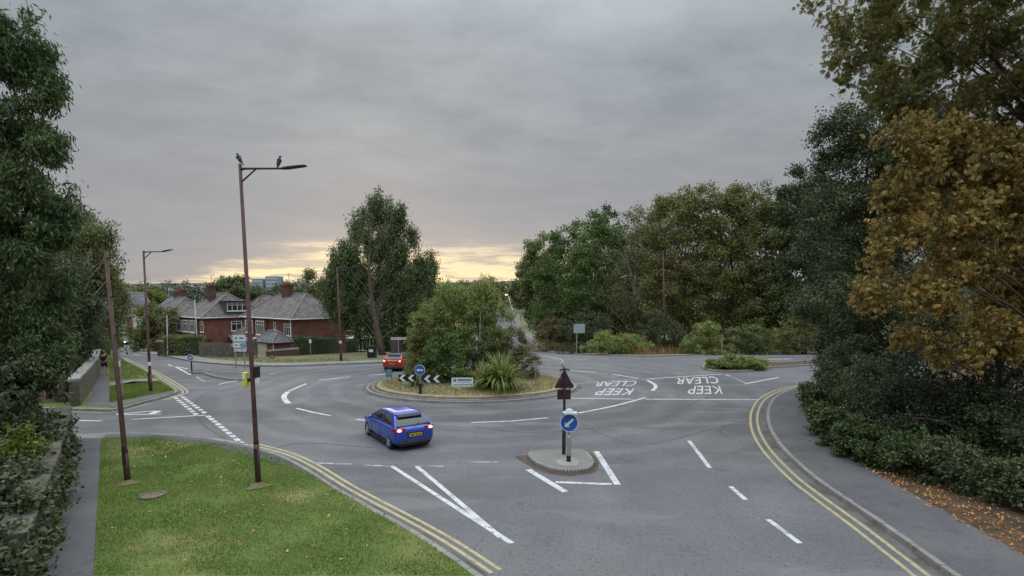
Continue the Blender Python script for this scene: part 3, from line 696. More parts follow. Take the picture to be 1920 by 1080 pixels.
tree('shrub', GX(60, 47), WB(47, [(40, 690, 90, 30), (110, 700, 70, 22), (165, 690, 26, 34)]), 9000, .25, .12, .6, lv_dark, 'low dark undergrowth shrub behind the bare trunks of the left wood', 'bush', trunk=.05, limbs=8, tname='stem', cname='foliage')
for i, (bx, by, lean, r) in enumerate(((128, 742, -.3, .13), (92, 752, .2, .10), (62, 760, -.1, .16))):
    b = G(bx, by); mb = MB(); mb.tube([(0, 0, -.2), (lean * .3, .1, 2.2), (lean, 0, 6.5)], [r * 1.3, r, r * .7], 8)
    r_ = empty('bare_trunk', b, 0, ['slim bare tree trunk just behind the tall trunk by the side road', 'grey bare tree trunk half hidden behind the near dark leaves', 'thick bare tree trunk deepest in the left wood'][i], 'tree', 'bare trunks in the left wood')
    mb.build('trunk', bark, r_, smooth=True)

# roundabout planting
RBG = 'planting on the roundabout'
def rb(px, D): a = (px - 960) / F * D; return Vector((a, D, rz(a, D)))
tree('silver_birch', rb(832, 33), WB(33, [(835, 575, 46, 46), (805, 625, 42, 56), (855, 610, 46, 60), (790, 670, 32, 48), (850, 550, 28, 30)]), 30000, .13, .065, .38, lv_rb, 'left pale stemmed birch in the thicket on the roundabout', droop=.6, trunk=.055, limbs=26, bm=bark_pale, stems=3, group=RBG, hang=.35)
tree('silver_birch', rb(905, 33.5), WB(33.5, [(880, 565, 38, 44), (905, 550, 30, 34), (925, 595, 38, 56), (890, 630, 46, 56), (922, 635, 28, 40), (930, 672, 30, 36)]), 30000, .13, .065, .38, lv_rb, 'right pale stemmed birch with bare twigs at its top on the roundabout', droop=.6, trunk=.06, limbs=26, bm=bark_pale, stems=3, group=RBG, hang=.35)
tree('leafy_shrub', rb(835, 30.8), WB(30.8, [(835, 660, 32, 44), (850, 695, 36, 32), (815, 695, 26, 36)]), 11000, .14, .075, .3, lv_green, 'bright green shrub at the front of the roundabout thicket', 'shrub', trunk=.04, limbs=8, tname='stem', group=RBG, cname='foliage')
tree('leafy_shrub', rb(795, 32), WB(32, [(788, 670, 24, 50), (798, 710, 26, 28), (785, 620, 16, 30)]), 9000, .13, .06, .28, lv_olive, 'olive brown shrub at the left end of the roundabout thicket', 'shrub', trunk=.04, limbs=8, tname='stem', group=RBG, cname='foliage')
tree('leafy_shrub', rb(968, 32.5), WB(32.5, [(962, 642, 24, 32), (955, 668, 28, 30), (982, 676, 30, 32), (998, 690, 18, 24), (940, 695, 30, 26)]), 15000, .11, .05, .26, lv_grey, 'twiggy grey brown shrub at the right end of the roundabout thicket', 'shrub', trunk=.035, limbs=14, tname='stem', bm=bark, group=RBG, stems=3, cname='foliage')
tree('leafy_shrub', rb(885, 31.2), WB(31.2, [(885, 690, 28, 28), (900, 665, 24, 28), (868, 715, 30, 16)]), 8000, .11, .055, .25, lv_dark, 'dark low shrub behind the white sponsor board on the roundabout', 'shrub', trunk=.035, limbs=8, tname='stem', group=RBG, cname='foliage')
tree('leafy_shrub', rb(912, 30.5), WB(30.5, [(905, 690, 14, 14), (890, 708, 14, 10)]), 1400, .16, .04, .2, lv_bronze, 'rusty red shrub beside the striped strap leaved plant', 'shrub', trunk=.02, limbs=6, tname='stem', group=RBG, cname='foliage')
def strap_plant(base, n, L, label, m, spread=1.0, name='strap_leaf_plant'):
    root = empty(name, base, 0, label, 'plant', RBG); V = []
    for i in range(n):
        a = random.uniform(0, 2 * math.pi); tilt = random.uniform(.1, 1.15) * spread; l = L * random.uniform(.7, 1.15); w = random.uniform(.035, .06)
        d = Vector((math.cos(a), math.sin(a), 0)); s = d.cross(Vector((0, 0, 1))); p = d * random.uniform(0, .25); ang = math.pi / 2 - tilt * .6; prev = None
        for k in range(6):
            t = k / 5; ww = w * (1 - t ** 2) + .004; q = [p - s * ww, p + s * ww]
            if prev: V.append([prev[0], prev[1], q[1], q[0]])
            prev = q; p = p + (d * math.cos(ang) + Vector((0, 0, 1)) * math.sin(ang)) * l / 5; ang -= tilt * .62 * (.5 + t)
    quads_mesh('foliage', np.array([[tuple(q) for q in f] for f in V]), m, root); return root
strap_plant(rb(938, 29.3), 420, 2.0, 'big green and cream strap leaved plant at the front of the roundabout', lv_strap, 1.05)
strap_plant(rb(905, 29.6), 90, 1.5, 'smaller leaning strap leaved plant next to the white board', lv_strap, 1.0)
strap_plant(rb(776, 30.2), 40, .8, 'small tuft of green leaves between the chevron boards', lv_green, .8)

# trees over the far right bank
TR = 'trees along the far bank'
def rt(px, D, bl, n, L, m, label, **k):
    gy = 540 + F * (S_UP + math.tan(math.atan2(CAMH - T(D), D) - PITCH)) if False else HOR + F * (CAMH - T(D)) / D
    bl = [(b[0], b[1], b[2] * 1.15, b[3] * 1.12) for b in bl] + ([(px - 20, gy - 45, 42, 34), (px + 22, gy - 60, 45, 42)] if px > 1030 else [])
    return tree(k.pop('name', 'broadleaf_tree'), GX(px, D), WB(D, bl), int(n * 2.1), L * 1.05, L * .56, k.pop('clr', 1.1), m, label, group=TR, trunk=k.pop('trunk', .3), limbs=k.pop('limbs', 12), **k)
rt(992, 150, [(978, 556, 20, 22), (966, 545, 12, 18), (990, 535, 20, 40)], 7000, .6, lv_mid, 'small looking tree farthest down the road on its right side', clr=1.6)
rt(1025, 105, [(1012, 520, 34, 46), (1012, 480, 26, 32), (1008, 562, 22, 38), (1035, 560, 36, 60)], 14000, .42, lv_mid, 'rounded tree at the left end of the bank, leaning over the road', clr=1.4)
rt(1066, 92, [(1045, 500, 45, 60), (1075, 455, 35, 35), (1060, 570, 60, 60), (1030, 600, 36, 40)], 15000, .38, lv_green, 'fresh green tree second from the road on the far bank', clr=1.2)
rt(1120, 84, [(1120, 470, 45, 55), (1105, 530, 55, 60), (1130, 590, 55, 50), (1115, 425, 24, 22)], 16000, .34, lv_green, 'bright green tree behind the back of the grey road sign')
rt(1143, 92, [(1142, 430, 20, 30), (1141, 403, 8, 18), (1150, 480, 30, 50)], 7000, .35, lv_dark, 'pointed conifer tip rising between the far bank trees', name='conifer_tree', clr=1.0)
rt(1185, 79, [(1190, 470, 40, 55), (1180, 540, 55, 55), (1190, 600, 55, 40), (1200, 420, 22, 30)], 9500, .26, lv_grey, 'sparse greyish tree with many bare branches showing', limbs=70, bm=bark_pale, trunk=.2)
rt(1270, 75, [(1265, 420, 52, 50), (1250, 480, 55, 50), (1290, 390, 35, 34), (1270, 560, 65, 60), (1245, 385, 18, 20), (1235, 540, 40, 50)], 20000, .30, lv_olive, 'tall olive tree directly behind the brown lamp column on the far bank')
rt(1370, 74, [(1365, 420, 58, 60), (1400, 385, 40, 30), (1345, 375, 35, 24), (1370, 500, 75, 55), (1360, 570, 75, 50)], 24000, .32, lv_olive, 'broad rounded olive tree left of the tall dark evergreen')
rt(1440, 71, [(1440, 400, 40, 50), (1430, 480, 50, 60), (1450, 560, 60, 60), (1420, 620, 50, 30)], 16000, .28, lv_mid, 'green tree over the bend, right of the broad rounded olive tree')
rt(1510, 70, [(1500, 400, 42, 60), (1490, 335, 18, 26), (1530, 360, 26, 36), (1500, 500, 70, 70), (1500, 590, 60, 60)], 20000, .32, lv_dark, 'dark evergreen with a ragged top beside the tallest dark tree', clr=1.1)
rt(1640, 28, [(1590, 250, 50, 50), (1572, 215, 26, 22), (1640, 240, 60, 60), (1600, 340, 62, 80), (1700, 300, 80, 120), (1600, 450, 80, 90), (1680, 430, 90, 110), (1600, 560, 90, 70)], 40000, .14, lv_dark, 'tallest dark leaved tree behind the orange chestnut', clr=.6, trunk=.3, limbs=20)
for px, D, bl, n, m, lb in (
    (1160, 60.5, [(1155, 640, 46, 17), (1185, 645, 36, 13), (1120, 650, 26, 10)], 7000, lv_rb, 'wide pale green bush on the bank by the kerb, right of the grey road sign'),
    (1330, 61.5, [(1325, 625, 30, 22), (1310, 640, 30, 14)], 5000, lv_rb, 'round pale green bush between the lamp column and the wooden post'),
    (1400, 62, [(1400, 630, 36, 22), (1430, 635, 30, 20)], 5000, lv_mid, 'green bush right of the wooden post on the far bank'),
    (1470, 64, [(1475, 635, 34, 22), (1500, 620, 34, 30)], 5000, lv_olive, 'yellowish bush at the right end of the far bank'),
    (1255, 65, [(1250, 625, 34, 22), (1225, 610, 30, 30)], 5000, lv_dark, 'dark bush at the foot of the brown lamp column'),
    (1085, 71, [(1075, 612, 30, 20), (1110, 605, 34, 26)], 5000, lv_dark, 'dark bush behind the back of the grey road sign'),
    (1026, 84, [(1022, 614, 16, 14), (1040, 612, 22, 18)], 3500, lv_brown, 'brownish bush low under the trees where the road leaves')):
    tree('bush', GX(px, D), WB(D, [(b[0], b[1], b[2] * 1.05, b[3] * 1.05) for b in bl] + [(px - 15, HOR + F * (CAMH - T(D)) / D - 10, 30, 12), (px + 15, HOR + F * (CAMH - T(D)) / D - 10, 30, 12)]), int(n * 1.8), .2, .10, .45, m, lb, 'bush', trunk=.05, limbs=6, tname='stem', group='bushes on the far bank', cname='foliage')
sb = WB(40, [(1342, 683, 22, 11), (1380, 679, 38, 14), (1418, 682, 26, 11), (1365, 689, 30, 8), (1405, 689, 26, 8)])
tree('ground_cover_shrub', G(1380, 690), sb, 16000, .17, .07, .3, lv_rb, 'low spreading green shrub filling the small island on the right', 'shrub', trunk=.03, limbs=6, tname='stem', squash=.5, cname='foliage')

# near right
tree('holly_tree', GX(1600, 25), WB(25, [(1555, 600, 60, 85), (1620, 620, 85, 110), (1545, 700, 42, 70), (1600, 740, 75, 70), (1700, 620, 90, 120), (1690, 780, 90, 70)]), 44000, .13, .07, .5, lv_dark, 'dark evergreen crowding over the pavement at the right', trunk=.2, limbs=22)
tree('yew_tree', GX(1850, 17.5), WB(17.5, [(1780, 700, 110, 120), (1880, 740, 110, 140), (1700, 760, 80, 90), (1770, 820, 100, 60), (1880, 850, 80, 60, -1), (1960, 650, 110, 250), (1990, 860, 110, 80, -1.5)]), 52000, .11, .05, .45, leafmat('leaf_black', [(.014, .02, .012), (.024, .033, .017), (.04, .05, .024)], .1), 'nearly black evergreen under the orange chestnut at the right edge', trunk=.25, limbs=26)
ib = []; i2 = []
for q in ((1520, 750, 20, 45), (1535, 790, 26, 42), (1562, 812, 34, 46), (1602, 828, 42, 50), (1652, 842, 48, 54), (1706, 858, 52, 54), (1768, 876, 56, 54), (1832, 892, 60, 54), (1900, 915, 60, 60), (1990, 930, 80, 70)):
    D = G(q[0], min(q[1] + q[3] * .8, 1000)).y; ib.append((q[0] + 3, q[1], q[2], q[3], D + .35 - 20)); i2.append((q[0] + 60, q[1] - 85, q[2] + 22, 75, D + 2.2 - 20))
tree('ivy_bank', G(1560, 838), WB(20, ib[:6]), 26000, .10, .08, .26, leafmat('leaf_ivy', [(.026, .038, .015), (.044, .065, .022), (.085, .10, .034)], .2), 'bank of glossy ivy along the inner edge of the right pavement', 'ivy', trunk=.03, limbs=10, tname='stem', cname='foliage')
tree('elder_shrub', G(1700, 860), WB(20, i2), 60000, .11, .055, .4, lv_dark, 'dark overgrown shrubs rising behind the ivy along the right pavement', 'shrub', trunk=.06, limbs=20, tname='stem', cname='foliage')
tree('bramble_bush', G(1830, 950), WB(20, ib[6:]), 20000, .10, .06, .28, lv_dark, 'dark bramble bush at the fallen orange leaves, lower right corner', 'bush', trunk=.03, limbs=10, tname='stem', cname='foliage')
tree('chestnut_tree', GX(2170, 16), WB(16, [(1700, 250, 60, 30), (1780, 240, 70, 40, .5), (1750, 300, 80, 40), (1690, 345, 60, 32), (1840, 320, 100, 80, 1), (1680, 430, 55, 28), (1760, 400, 80, 45), (1670, 520, 55, 22), (1740, 550, 75, 26), (1850, 450, 80, 50), (1730, 622, 45, 20), (1800, 645, 65, 22), (1640, 548, 30, 20), (1880, 560, 60, 50, 1), (1980, 400, 100, 200, 1), (1890, 640, 50, 22), (1790, 490, 70, 26), (1850, 600, 60, 26), (1640, 470, 26, 18), (1900, 330, 60, 60)]), 30000, .155, .038, .38, lv_autumn, 'big chestnut with rusty orange leaves hanging over the right side', kind='palm', droop=.9, trunk=.32, limbs=34, lr=.5, spread=.42, hang=.35)
tree('chestnut_tree', GX(2060, 18), WB(17, [(1740, 50, 150, 60, 1), (1610, 40, 60, 40), (1580, 95, 34, 30), (1640, 130, 60, 40), (1730, 180, 80, 45, 1), (1860, 120, 120, 100, 1), (1780, -20, 220, 50), (1900, 220, 100, 80, 2), (1830, 400, 100, 120, 3), (1990, 200, 100, 200)]), 27000, .155, .04, .45, lv_autumn2, 'chestnut still partly green, its top above the rusty orange one', kind='palm', droop=.7, trunk=.3, limbs=28, lr=.5, spread=.45, hang=.2)

# middle distance
BH = 'trees round the houses'
tree('weeping_birch', G(718, 668), WB(63, [(724, 385, 36, 30), (700, 420, 54, 40), (755, 430, 30, 36), (690, 480, 68, 42), (750, 490, 50, 46), (630, 500, 28, 34), (640, 540, 40, 46), (700, 540, 68, 46), (770, 560, 46, 62), (805, 500, 18, 36), (735, 580, 66, 32), (660, 580, 40, 30), (785, 600, 36, 30), (715, 605, 50, 24)]), 96000, .28, .12, .8, lv_birch, 'big weeping birch standing left of the roundabout, in front of the sunset', trunk=.34, limbs=22, lr=.4, droop=.9, hang=2.0, flat=.3)
tree('broadleaf_tree', GX(800, 75), WB(75, [(800, 540, 26, 55), (780, 600, 30, 40), (820, 600, 34, 50), (850, 580, 40, 50)]), 11000, .34, .15, .9, lv_mid, 'darker tree right behind the roundabout birches', trunk=.2, limbs=10, group=BH)
for px, D, bl, n, m, lb in (
    (450, 112, [(435, 545, 34, 22), (420, 535, 18, 14), (455, 545, 30, 28), (470, 560, 16, 20)], 9000, lv_birch, 'dark leafy tree rising behind the gap between the brick houses'),
    (288, 84, [(290, 600, 34, 30), (265, 620, 28, 26), (310, 625, 22, 34), (280, 640, 36, 20)], 12000, lv_mid, 'rounded street tree on the far pavement left of the brick houses'),
    (322, 82, [(320, 630, 12, 30), (318, 600, 14, 26)], 3500, lv_grey, 'thin grey tree next to the rounded street tree'),
    (262, 170, [(262, 555, 22, 16), (245, 548, 16, 12), (290, 560, 20, 16)], 5000, lv_yel, 'pale lime green tree above the white gabled house'),
    (228, 130, [(225, 590, 14, 24), (215, 560, 20, 40)], 4000, lv_olive, 'olive tree at the bend where the left road disappears'),
    (590, 95, [(590, 535, 30, 18), (586, 518, 12, 10), (610, 560, 28, 30)], 6000, lv_mid, 'tree behind the right end of the main brick house roof'),
    (640, 110, [(640, 560, 30, 30), (660, 550, 30, 30)], 5000, lv_birch, 'soft green tree seen between birch branches'),
    (915, 190, [(915, 545, 24, 22), (900, 560, 24, 20), (940, 560, 18, 24)], 5000, lv_mid, 'tree far down the road on its left side'),
    (845, 120, [(850, 570, 34, 30), (880, 580, 30, 30)], 6000, lv_mid, 'tree on the left of the far road behind the roundabout')):
    tree('broadleaf_tree', GX(px, D), WB(D, bl), n, .0042 * D, .002 * D, .011 * D, m, lb, trunk=.18, limbs=10, group=BH)
# far woods on the rising land
def bank_wood():
    blobs = []
    for i in range(150):
        px = rng.uniform(1012, 1620); D = 118 - (px - 965) * .075 + rng.uniform(-4, 10); top = float(np.interp(px, [965, 1000, 1060, 1120, 1200, 1270, 1330, 1400, 1500, 1620], [560, 500, 465, 440, 445, 400, 395, 400, 400, 330]))
        k = D / F; c = P(px, rng.uniform(top + 10, 630), D); blobs.append((tuple(c), (34 * k, 30 * k, 34 * k)))
    for i in range(26):
        px = rng.uniform(1500, 2300); D = 82 + rng.uniform(-4, 10); c = P(px, rng.uniform(380, 640), D); blobs.append((tuple(c), (3.5, 3.5, 3.5)))
    C, O = blob_clumps(blobs, 1.2, .8, .7); C = C[C[:, 2] > -3]; idx = np.repeat(np.arange(len(C)), 12); c = C[idx] + rng.normal(size=(len(idx), 3)) * .7
    o = quads_mesh('background_wood', leaf_quads(c, .6, .38, .2), lv_dark); tag(o, 'mass of dark wood filling in behind the far bank trees', 'woodland', kind='stuff')
bank_wood()
def woods():
    blobs = []
    for i in range(330):
        D = rng.uniform(300, 520); x = rng.uniform(-.85, .95) * D
        if abs(x - 2) < 9: continue
        r = rng.uniform(4, 8); blobs.append(((x, D, T(D) + r * .9), (r, r, r * rng.uniform(.9, 1.35))))
    for i in range(110):
        D = rng.uniform(150, 290); x = rng.uniform(-.85, .9) * D
        if -.08 * D < x < .04 * D or (-.72 * D < x < -.45 * D and D < 230): continue
        r = rng.uniform(2.5, 4.5); blobs.append(((x, D, T(D) + r * .8), (r, r, r * 1.1)))
    C, O = blob_clumps(blobs, 2.6, .8, .8); idx = np.repeat(np.arange(len(C)), 18); c = C[idx] + rng.normal(size=(len(idx), 3)) * 1.1
    V = leaf_quads(c, 1.3, .9, .1); o = quads_mesh('distant_woodland', V, lv_far); tag(o, 'band of distant trees along the skyline', 'woodland', kind='stuff')
woods()

# ------------------------------------------------------------------ grass and litter
def inside(pts, x, y):
    c = np.zeros(len(x), bool); n = len(pts)
    for i in range(n):
        x1, y1 = pts[i][:2]; x2, y2 = pts[(i + 1) % n][:2]
        m = ((y1 > y) != (y2 > y)); c ^= m & (x < (x2 - x1) * (y - y1) / ((y2 - y1) or 1e-9) + x1)
    return c
def blades(name, poly, n, h, w, z, m, label, zf=None, curl=.4, patchy=False):
    xs = [p[0] for p in poly]; ys = [p[1] for p in poly]; k = int(n * 2.2)
    x = rng.uniform(min(xs), max(xs), k); y = rng.uniform(min(ys), max(ys), k); ok = inside(poly, x, y); x = x[ok][:n]; y = y[ok][:n]; n = len(x)
    if patchy:
        f_ = np.sin(x * 1.3 + 2 * np.sin(y * .7)) * np.sin(y * 1.1 + 1.5 * np.sin(x * .9)) + .5 * np.sin(x * 3.1 + y * 2.3) * np.sin(y * 3.7 - x * 1.1); kp = rng.uniform(0, 1, n) < np.clip(.95 - .6 * np.clip(f_, 0, 1), .2, 1); x, y = x[kp], y[kp]; n = len(x)
    zz = np.array([zf(a, b) for a, b in zip(x, y)]) if zf else np.array([T(b) + z for b in y])
    a = rng.uniform(0, 2 * np.pi, n); hh = h * rng.uniform(.5, 1.4, n); l = rng.normal(size=(n, 2)) * curl
    V = np.empty((n, 3, 3)); dx = np.cos(a) * w / 2; dy = np.sin(a) * w / 2
    V[:, 0] = np.stack([x - dx, y - dy, zz], 1); V[:, 1] = np.stack([x + dx, y + dy, zz], 1); V[:, 2] = np.stack([x + l[:, 0] * hh, y + l[:, 1] * hh, zz + hh], 1)
    o = quads_mesh(name, V, m); tag(o, label, 'grass', kind='stuff')
gp = [p.to_2d() for p in (G(190, 828), G(290, 823), G(420, 838), G(512, 860), G(566, 884), G(634, 927), G(782, 1012), G(888, 1090), G(175, 1090), G(184, 940))]
blades('grass', gp, 100000, .042, .016, .12, lv_grass, 'mown green grass of the near verge', patchy=True)
blades('grass', g2([(206, 719), (294, 712), (291, 709), (240, 682), (224, 673), (205, 673)]), 15000, .07, .04, .12, lv_grass, 'grass on the far part of the left verge')
blades('grass', g2([(206, 759), (262, 749), (300, 741), (325, 735), (298, 719), (206, 728)]), 14000, .07, .035, .12, lv_grass, 'grass between the two strips of path on the left verge')
blades('dry_grass', [(RC.x + 5.6 * math.cos(t), RC.y + 4.7 * math.sin(t)) for t in np.linspace(0, 2 * math.pi, 30, endpoint=False)], 26000, .10, .03, 0, lv_dry, 'straw coloured dry grass covering the roundabout', zf=rz, curl=.7)
bk = [p for p in k4[2:-2]]
band = offset(bk, 2.6) + offset(bk, 7.0)[::-1]
blades('bracken', band, 17000, 1.0, .06, .12, lv_bronze, 'rusty dry stalks and bracken along the foot of the far bank', curl=.25)
blades('rough_grass', offset(bk, 1.9) + offset(bk, 3.4)[::-1], 9000, .2, .06, .12, lv_olive, 'rough grass edging the far bank pavement', curl=.5)
hb = [p for p in k3[8:-10]]
blades('rough_grass', offset(hb, 1.9) + offset(hb, 5.5)[::-1], 16000, .12, .06, .12, lv_olive, 'rough grass of the bank in front of the brick houses', curl=.5)
def litter():
    n = 14000; poly = offset(k5[3:-1], 1.85) + offset(k5[3:-1], 3.6)[::-1]; xs = [p[0] for p in poly]; ys = [p[1] for p in poly]
    x = rng.uniform(min(xs), max(xs), n * 3); y = rng.uniform(min(ys), max(ys), n * 3); ok = inside(poly, x, y); x, y = x[ok][:n], y[ok][:n]
    c = np.stack([x, y, np.full(len(x), .14)], 1); c[:, 2] += rng.uniform(0, .05, len(x)); V = leaf_quads(c, .08, .05, -.05, flat=.9); tag(quads_mesh('fallen_leaves', V, lv_litter), 'fallen orange leaves along the edge of the right pavement', 'leaves', kind='stuff')
litter()
def lawn_leaves():
    n = 110; xs = rng.uniform(-13, -3, n * 4); ys = rng.uniform(10, 24, n * 4); ok = inside(gp, xs, ys); xs, ys = xs[ok][:n], ys[ok][:n]
    c = np.stack([xs, ys, np.full(len(xs), .16)], 1); tag(quads_mesh('fallen_leaves', leaf_quads(c, .09, .055, -.05, flat=.9), lv_litter), 'a few fallen brown leaves scattered on the near lawn', 'leaves', kind='stuff')
lawn_leaves()
def pole_soil():
    for px, py, r in ((485, 912, .30), (240, 907, .26), (283, 738, .35)):
        g = G(px, py, .12); pts = [(g.x + r * (1 + .22 * math.sin(3 * a + px) + .12 * math.sin(5 * a)) * math.cos(a), g.y + r * (1 + .22 * math.sin(3 * a + px) + .12 * math.sin(5 * a)) * math.sin(a)) for a in np.linspace(0, 2 * math.pi, 26, endpoint=False)]
        drape('bare_soil', pts, .145, layered('worn_soil', (.16, .135, .075), [((.10, .12, .04), 3, .45, .6, 6, (1, 1, 1), .9)], bump=1))
pole_soil()
blades('undergrowth', offset(k5[8:-2], 4.0) + offset(k5[8:-2], 7.0)[::-1], 5000, .6, .04, .12, lv_brown, 'brown dead stalks under the evergreens at the right', curl=.3)

# ------------------------------------------------------------------ houses
def hip_roof(mb, x0, x1, y0, y1, z, h, inset=None, ov=.35, axis='x'):
    x0 -= ov; x1 += ov; y0 -= ov; y1 += ov; z -= .05
    if axis == 'x':
        i = (y1 - y0) / 2 if inset is None else inset; ym = (y0 + y1) / 2; a = (x0 + i, ym, z + h); b = (x1 - i, ym, z + h)
        v = [(x0, y0, z), (x1, y0, z), (x1, y1, z), (x0, y1, z), a, b]; f = [(0, 1, 5, 4), (1, 2, 5), (2, 3, 4, 5), (3, 0, 4), (0, 3, 2, 1)]
    else:
        i = (x1 - x0) / 2 if inset is None else inset; xm = (x0 + x1) / 2; a = (xm, y0 + i, z + h); b = (xm, y1 - i, z + h)
        v = [(x0, y0, z), (x1, y0, z), (x1, y1, z), (x0, y1, z), a, b]; f = [(0, 1, 4), (1, 2, 5, 4), (2, 3, 5), (3, 0, 4, 5), (0, 3, 2, 1)]
    mb.add(v, f); return v
def ridges(root, v, axis='x'):
    mb = MB(); prs = [(4, 5), (0, 4), (3, 4), (1, 5), (2, 5)] if axis == 'x' else [(4, 5), (0, 4), (1, 4), (2, 5), (3, 5)]
    for a, b in prs: mb.tube([Vector(v[a]) + Vector((0, 0, .03)), Vector(v[b]) + Vector((0, 0, .03))], .10, 6)
    mb.build('ridge_tiles', ridge_m, root)
def gutter(root, x0, x1, y0, y1, z, ov=.35):
    mb = MB(); a = ov + .06
    mb.tube([(x0 - a, y0 - a, z - .1), (x1 + a, y0 - a, z - .1), (x1 + a, y1 + a, z - .1)], .07, 6); mb.build('gutter', white_p, root)
def window(root, cx, y, z0, w, h, nx=3, face='front', transom=True, proud=.05, name='window', label=None):
    """face: front (-y) or right (+x) where y is the wall's coordinate"""
    def tr(x, d, z): return (x, y - d, z) if face == 'front' else (y + d, x, z)
    fr = MB(); gl = MB()
    def bx(mb, xa, xb, za, zb, d0, d1):
        v = [tr(xa, d0, za), tr(xb, d0, za), tr(xb, d0, zb), tr(xa, d0, zb), tr(xa, d1, za), tr(xb, d1, za), tr(xb, d1, zb), tr(xa, d1, zb)]
        mb.add(v, [(0, 1, 2, 3), (4, 5, 6, 7), (0, 1, 5, 4), (1, 2, 6, 5), (2, 3, 7, 6), (3, 0, 4, 7)])
    x0 = cx - w / 2; x1 = cx + w / 2; t = .085
    bx(gl, x0 + .02, x1 - .02, z0 + .02, z0 + h - .02, .005, proud * .45)
    bx(fr, x0, x0 + t, z0, z0 + h, 0, proud); bx(fr, x1 - t, x1, z0, z0 + h, 0, proud); bx(fr, x0 + t, x1 - t, z0, z0 + t, 0, proud); bx(fr, x0 + t, x1 - t, z0 + h - t, z0 + h, 0, proud)
    for i in range(1, nx): xm = x0 + w * i / nx; bx(fr, xm - t * .45, xm + t * .45, z0 + t, z0 + h - t, .002, proud * .9)
    if transom: bx(fr, x0 + t, x1 - t, z0 + h * .70, z0 + h * .70 + .07, .004, proud * .8)
    bx(fr, x0 - .08, x1 + .08, z0 - .09, z0 - .002, 0, proud + .1)
    o = fr.build(name, white_p, root); gl.build('pane', glass_m, o); 
    if label: o['label'] = label
    return o
def bay(root, cx, w, z0, h, y=0, d=.55, band=None):
    """shallow square bay with white glazing and a skirt of red tile"""
    mb = MB().box(cx - w / 2, cx + w / 2, y - d, y, z0 - .95, z0 + h + .12); b = mb.build('bay', band or brick, root)
    window(b, cx, y - d, z0, w - .1, h, 4)
def chimney(root, x, y, z0, h, w=1.5, d=.7, pots=4):
    mb = MB().box(x - w / 2, x + w / 2, y - d / 2, y + d / 2, z0, z0 + h).box(x - w / 2 - .07, x + w / 2 + .07, y - d / 2 - .07, y + d / 2 + .07, z0 + h - .28, z0 + h - .12)
    c = mb.build('chimney', brick_dark, root); pm = MB()
    for i in range(pots):
        px = x - w / 2 + w * (i + .5) / pots; pm.tube([(px, y, z0 + h), (px, y, z0 + h + .42)], [.13, .10], 8)
    am = MB().tube([(x + w * .3, y, z0 + h), (x + w * .3, y, z0 + h + 1.5)], .025, 5).tube([(x + w * .3 - .5, y, z0 + h + 1.45), (x + w * .3 + .5, y, z0 + h + 1.45)], .018, 4)
    for i in range(5): am.tube([(x + w * .3 - .45 + i * .22, y - .22, z0 + h + 1.45), (x + w * .3 - .45 + i * .22, y + .22, z0 + h + 1.45)], .012, 4)
    am.build('aerial', gutter_m, c)
    pm.build('chimney_pots', mat('terracotta', (.28, .12, .07), .8), c)
HG = 'brick houses beyond the left road'
def house_root(ox, oy, ang, label, group=HG, z=None): return empty('brick_house', (ox, oy, (T(oy) if z is None else z) + .1), R(ang), label, 'house', group)
# main house
h1 = house_root(-38.7, 77, -40, 'large red brick house with plain side wall and hipped tiled roof, nearest the roundabout', z=T(70) - .55)
L1, D1, E1 = 14.0, 7.6, 5.25
MB().box(0, L1, 0, D1, -.6, E1).build('wall', brick, h1)
mb = MB(); rv = hip_roof(mb, 0, L1, 0, D1, E1, 3.2, inset=3.6); mb.build('roof', tile_m, h1); ridges(h1, rv); gutter(h1, 0, L1, 0, D1, E1)
chimney(h1, 6.2, D1 / 2 - .3, E1 + 2.1, 2.4, 2.0)
bay(h1, 2.9, 2.3, 3.0, 1.75); bay(h1, 6.2, 2.5, 2.85, 1.9); bay(h1, 2.9, 2.2, .75, 1.5)
window(h1, 9.3, 0, 3.6, .55, 1.05, 1, transom=False); window(h1, .7, 0, 3.6, .5, 1.0, 1, transom=False); window(h1, 12.6, 0, 3.0, 1.7, 1.55, 3)
o = MB().prism([(4.9, 0), (4.9, -.75), (5.5, -1.15), (7.0, -1.15), (7.6, -.75), (7.6, 0)], -.3, .75, axis=2).build('bay_base', white_p, h1)
for cx, y, w in ((6.25, -1.15, 1.5),): window(o, cx, y, .78, w, 1.5, 3)
MB().prism([(4.9, 0), (4.9, -.72), (5.5, -1.1), (7.0, -1.1), (7.6, -.72), (7.6, 0)], .752, 2.35, axis=2).build('bay_glazing', glass_m, h1)
MB().prism([(4.8, 0), (4.8, -.8), (5.45, -1.25), (7.05, -1.25), (7.7, -.8), (7.7, 0)], 2.352, 2.5, axis=2).build('bay_top', white_p, h1)
g_ = MB().box(9.6, 14.0, -2.6, -.002, -.6, 2.35).build('garage', brick, h1)
mb = MB(); rv = hip_roof(mb, 9.6, 14.0, -2.6, -.3, 2.35, 1.35, inset=1.3, ov=.35); mb.build('garage_roof', tile_g, h1); ridges(g_, rv)
mb = MB().box(9.9, 12.2, -2.64, -2.602, -.2, 2.1)
for i in range(8): mb.box(9.92 + i * .285, 9.95 + i * .285, -2.66, -2.641, -.2, 2.08)
mb.build('garage_door', mat('cream_door', (.50, .50, .40), .6), g_)
MB().tube([(14.06, -.3, 5.1), (14.06, -.3, 2.6)], .05, 6).build('downpipe', white_p, h1)
MB().tube([(14.08, -2.66, 2.2), (14.08, -2.66, 0)], .05, 6).build('downpipe', white_p, h1)
